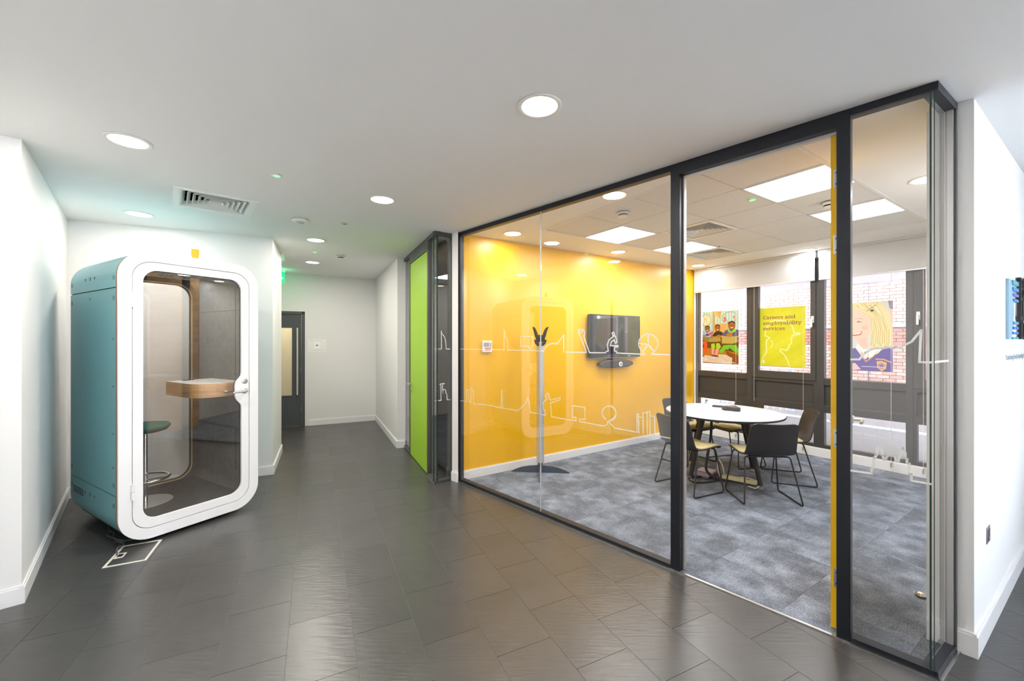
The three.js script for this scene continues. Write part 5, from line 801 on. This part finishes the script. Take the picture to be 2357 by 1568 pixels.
  // shelf table on the right hand wall
  const tp = []; const ty = 1.16; const o = [[0.545, -0.74], [xr - 0.002, -0.74], [xr - 0.002, -0.15]]; for (let i = 0; i <= 10; i++) { const t = i / 10, a = [0.70, -0.155], c1 = [0.545, -0.165], e = [0.545, -0.34]; o.push([(1 - t) * (1 - t) * a[0] + 2 * t * (1 - t) * c1[0] + t * t * e[0], (1 - t) * (1 - t) * a[1] + 2 * t * (1 - t) * c1[1] + t * t * e[1]]); }
  const tb = mesh('shelf_table', metric(prism(o, ty - 0.125, ty - 0.003)), wood, b);
  mesh('table_top', prism(o.map(p => [p[0] + (p[0] < 0.7 ? 0.002 : 0), p[1]]), ty - 0.003, ty), M(0.80, 0.80, 0.78, 0.35), tb);
  mesh('socket_flap', [box(0.66, 0.74, ty, ty + 0.004, -0.71, -0.67)], charcoal, tb);
  mesh('table_cable', tube([[xr - 0.03, ty - 0.02, -0.12], [xr - 0.02, 0.95, -0.10], [xr - 0.04, 0.85, -0.14], [xr - 0.02, 0.72, -0.12]], 0.003, 30, 6), black, tb);
  // stool standing inside
  const sp = booth2w(0.34, -0.58), st = thing('bar_stool', 'teal upholstered bar stool with chrome foot ring inside the phone booth', 'stool', [sp[0], BY0 + 0.106, sp[1]], BT);
  const Y = -BY0 - 0.106;
  mesh('seat', lathe([[0.001, 0.74 + Y], [0.10, 0.745 + Y], [0.15, 0.76 + Y], [0.172, 0.785 + Y], [0.174, 0.80 + Y], [0.165, 0.812 + Y], [0.12, 0.82 + Y], [0.001, 0.822 + Y]], 40), tealFabric, st);
  mesh('pole', cyl(0.017, 0.02, 0.62, 16).translate(0, 0.43 + Y, 0), chrome, st);
  mesh('foot_ring', new THREE.TorusGeometry(0.165, 0.011, 10, 40).rotateX(Math.PI / 2).translate(0, 0.345 + Y, 0), chrome, st);
  for (let i = 0; i < 2; i++) mesh('ring_spoke', rod([0, 0.33 + Y, 0], [0.16 * Math.cos(i * Math.PI + 0.7), 0.345 + Y, 0.16 * Math.sin(i * Math.PI + 0.7)], 0.007), chrome, st);
  mesh('base', lathe([[0.001, 0.012], [0.03, 0.016], [0.10, 0.008], [0.19, 0.003], [0.19, 0], [0.001, 0]], 36), chrome, st);
  // small yellow device standing on the roof
  const yp = booth2w(0.50, -0.06), yd = thing('booth_indicator', 'small yellow tag with a grey window on top of the phone booth', 'indicator', [yp[0], BY1 + 0.0, yp[1]], BT - 0.35);
  mesh('body', extrude([[-0.026, 0], [0.026, 0], [0.028, 0.02], [0.034, 0.045], [0.034, 0.098], [0.028, 0.108], [-0.028, 0.108], [-0.034, 0.098], [-0.034, 0.045], [-0.028, 0.02]], 0.02, [], 0.003).translate(0, -0.0, -0.01), M(0.85, 0.48, 0.01, 0.45), yd);
  mesh('window', box(-0.018, 0.018, 0.045, 0.095, 0.010, 0.0115), M(0.45, 0.40, 0.42, 0.3), yd);
  yd.scale.setScalar(0.78); for (const s of [-1, 1]) mesh('stud', cyl(0.006, 0.006, 0.004, 14).rotateX(Math.PI / 2).translate(s * 0.015, 0.092, 0.0125), M(0.85, 0.48, 0.01, 0.45), yd);
}
// ---------------------------------------------------------------- floor box and its cables
{
  const c = CR(-1.173, -3.85), f = thing('floor_box', 'white framed floor socket hatch with dark tile lid before the phone booth', 'floor box', [c[0], 0, c[1]], B);
  const w = 0.117, h = 0.166;
  mesh('frame', extrude([[-w, -h], [w, -h], [w, h], [-w, h]], 0.003, [[[-w + 0.016, -h + 0.016], [w - 0.016, -h + 0.016], [w - 0.016, h - 0.016], [-w + 0.016, h - 0.016]]]).rotateX(-Math.PI / 2), M(0.72, 0.71, 0.66, 0.5), f);
  mesh('lid', metric(box(-w + 0.018, w - 0.018, 0.0, 0.0018, -h + 0.018, h - 0.018)), tileMats[1], f);
  mesh('cable_flap', [box(-w + 0.02, -w + 0.07, 0.0018, 0.004, -0.03, 0.05)], M(0.66, 0.65, 0.6, 0.5), f);
  mesh('flap_slot', [box(-w + 0.03, -w + 0.06, 0.004, 0.0046, -0.015, 0.03)], black, f);
  const F = (px, py) => { const q = onY(px, py); return [q[0], 0.006, q[1]]; };
  single('booth_cable', tube([F(269, 1281), F(270, 1272).map((v, i) => i === 1 ? 0.03 : v), F(280, 1259), F(285, 1254), F(270, 1248), F(262, 1240), F(262, 1228), F(252, 1222), F(250, 1214)], 0.005, 80, 8), cableGrey, 'grey power cable running from the floor hatch under the phone booth', 'cable');
  single('booth_cable', tube([F(288, 1253), F(262, 1245), F(248, 1238), F(250, 1230), F(256, 1229)].map(p => [p[0], 0.018, p[2]]), 0.0045, 50, 8), cableGrey, 'grey cable coil lying under the phone booth edge', 'cable');
  single('booth_cable', tube([F(276, 1243), F(290, 1246), F(304, 1244), F(311, 1242)], 0.0045, 40, 8), cableGrey, 'short grey cable end with white tip by the floor hatch', 'cable');
}
// ---------------------------------------------------------------- sign and socket on the right wall
{
  const base = RM(0, -0.431), sp = (px, py) => onWall(px, py, base, dirU);   // -> [u, y]
  const font = await new FontLoader().loadAsync('fonts/droid/droid_serif_bold.typeface.json'), thin = await new FontLoader().loadAsync('fonts/droid/droid_serif_regular.typeface.json');
  const [uE, yE0] = sp(2335.5, 691.4), yE1 = sp(2335.5, 653.6)[1], [, yD0] = sp(2335.5, 736), [, yT0] = sp(2335.5, 780.8), cap = yE1 - yE0;
  const s = thing('wall_sign', 'raised dark lettering with a blue striped emblem on the white right hand wall', 'sign', [RM(uE, -0.431)[0], 0, RM(uE, -0.431)[1]], A);
  const dark = M(0.03, 0.028, 0.03, 0.4), size = cap / 0.714 * 0.714 / 0.72;
  for (const [t, y] of [['Education', yE0], ['Development', yD0], ['Trust', yT0]]) { const line_ = new THREE.Group(); let x = 0; for (const ch of t) { const g = new TextGeometry(ch, { font, size: cap / 0.72 * 0.72 / 0.72, depth: 0.018, curveSegments: 4, bevelEnabled: false }); g.computeBoundingBox(); const m = mesh('letter', g, dark, s); m.position.set(x, y, 0.006); x += font.data.glyphs[ch].ha / font.data.resolution * (cap / 0.72 * 0.72 / 0.72) ; } }
  const u0 = sp(2313.5, 700)[0] - uE, u1 = sp(2334, 700)[0] - uE, Y = (py, px = 2330) => sp(px, py)[1];
  const top = Y(647, 2325), bot = Y(781, 2325), Hs = top - bot;
  mesh('emblem_spine', extrude([[u0, bot], [u0 + (u1 - u0) * 0.32, bot], [u0 + (u1 - u0) * 0.55, bot + Hs * 0.3], [u0 + (u1 - u0) * 0.62, bot + Hs * 0.52], [u0 + (u1 - u0) * 0.5, bot + Hs * 0.75], [u0 + (u1 - u0) * 0.3, top], [u0, top]], 0.012).translate(0, 0, 0.002), M(0.36, 0.58, 0.72, 0.25), s);
  [[1, 0.93, 0.10, 0.44, 0.52], [0.885, 0.825, 0.08, 0.30, 0.62], [0.78, 0.735, 0.20, 0.25, 0.62], [0.69, 0.645, 0.10, 0.30, 0.62], [0.30, 0.255, 0.10, 0.36, 0.6], [0.215, 0.17, 0.06, 0.22, 0.62], [0.125, 0.085, 0.06, 0.22, 0.6], [0.035, 0, 0.05, 0.45, 0.55]].forEach(([a, c, r, g, bl], i) => mesh('emblem_bar', box(u0 + (u1 - u0) * (0.34 + 0.04 * Math.min(i, 7 - i)), u1, bot + Hs * c, bot + Hs * a, 0.004, 0.02), M(r, g, bl, 0.3), s));
  const tl = thing('wall_slogan', 'small grey blue slogan under the raised wall sign', 'sign', [RM(uE + u0, -0.431)[0], Y(829, 2316), RM(uE + u0, -0.431)[1]], A);
  const g = new TextGeometry('Transforming lives by improving education', { font: thin, size: Y(817, 2316) - Y(829, 2316), depth: 0.003, curveSegments: 3, bevelEnabled: false }); mesh('lettering', g, M(0.36, 0.45, 0.52, 0.5), tl);
  const [a0, b0] = sp(2267, 1250), [a1] = sp(2277, 1230), b1 = sp(2272, 1212)[1], so = thing('wall_socket', 'brushed metal socket plate low on the white right hand wall', 'socket', [RM((a0 + a1) / 2, -0.431)[0], (sp(2272, 1230)[1]), RM((a0 + a1) / 2, -0.431)[1]], A);
  mesh('plate', rbox(-0.043, 0.043, -0.043, 0.043, 0, 0.006, 0.003), M(0.40, 0.36, 0.40, 0.35, { metalness: 0.7 }), so); mesh('insert', box(-0.028, 0.03, -0.03, 0.03, 0.006, 0.0072), M(0.06, 0.055, 0.06, 0.5), so); mesh('rocker', rbox(0.0, 0.018, -0.028, -0.012, 0.006, 0.012, 0.002), plasticWhite, so);
}
for (const o of scene.children) if (o.isLight && o.shadow) o.castShadow = true;
renderer.render(scene, camera);
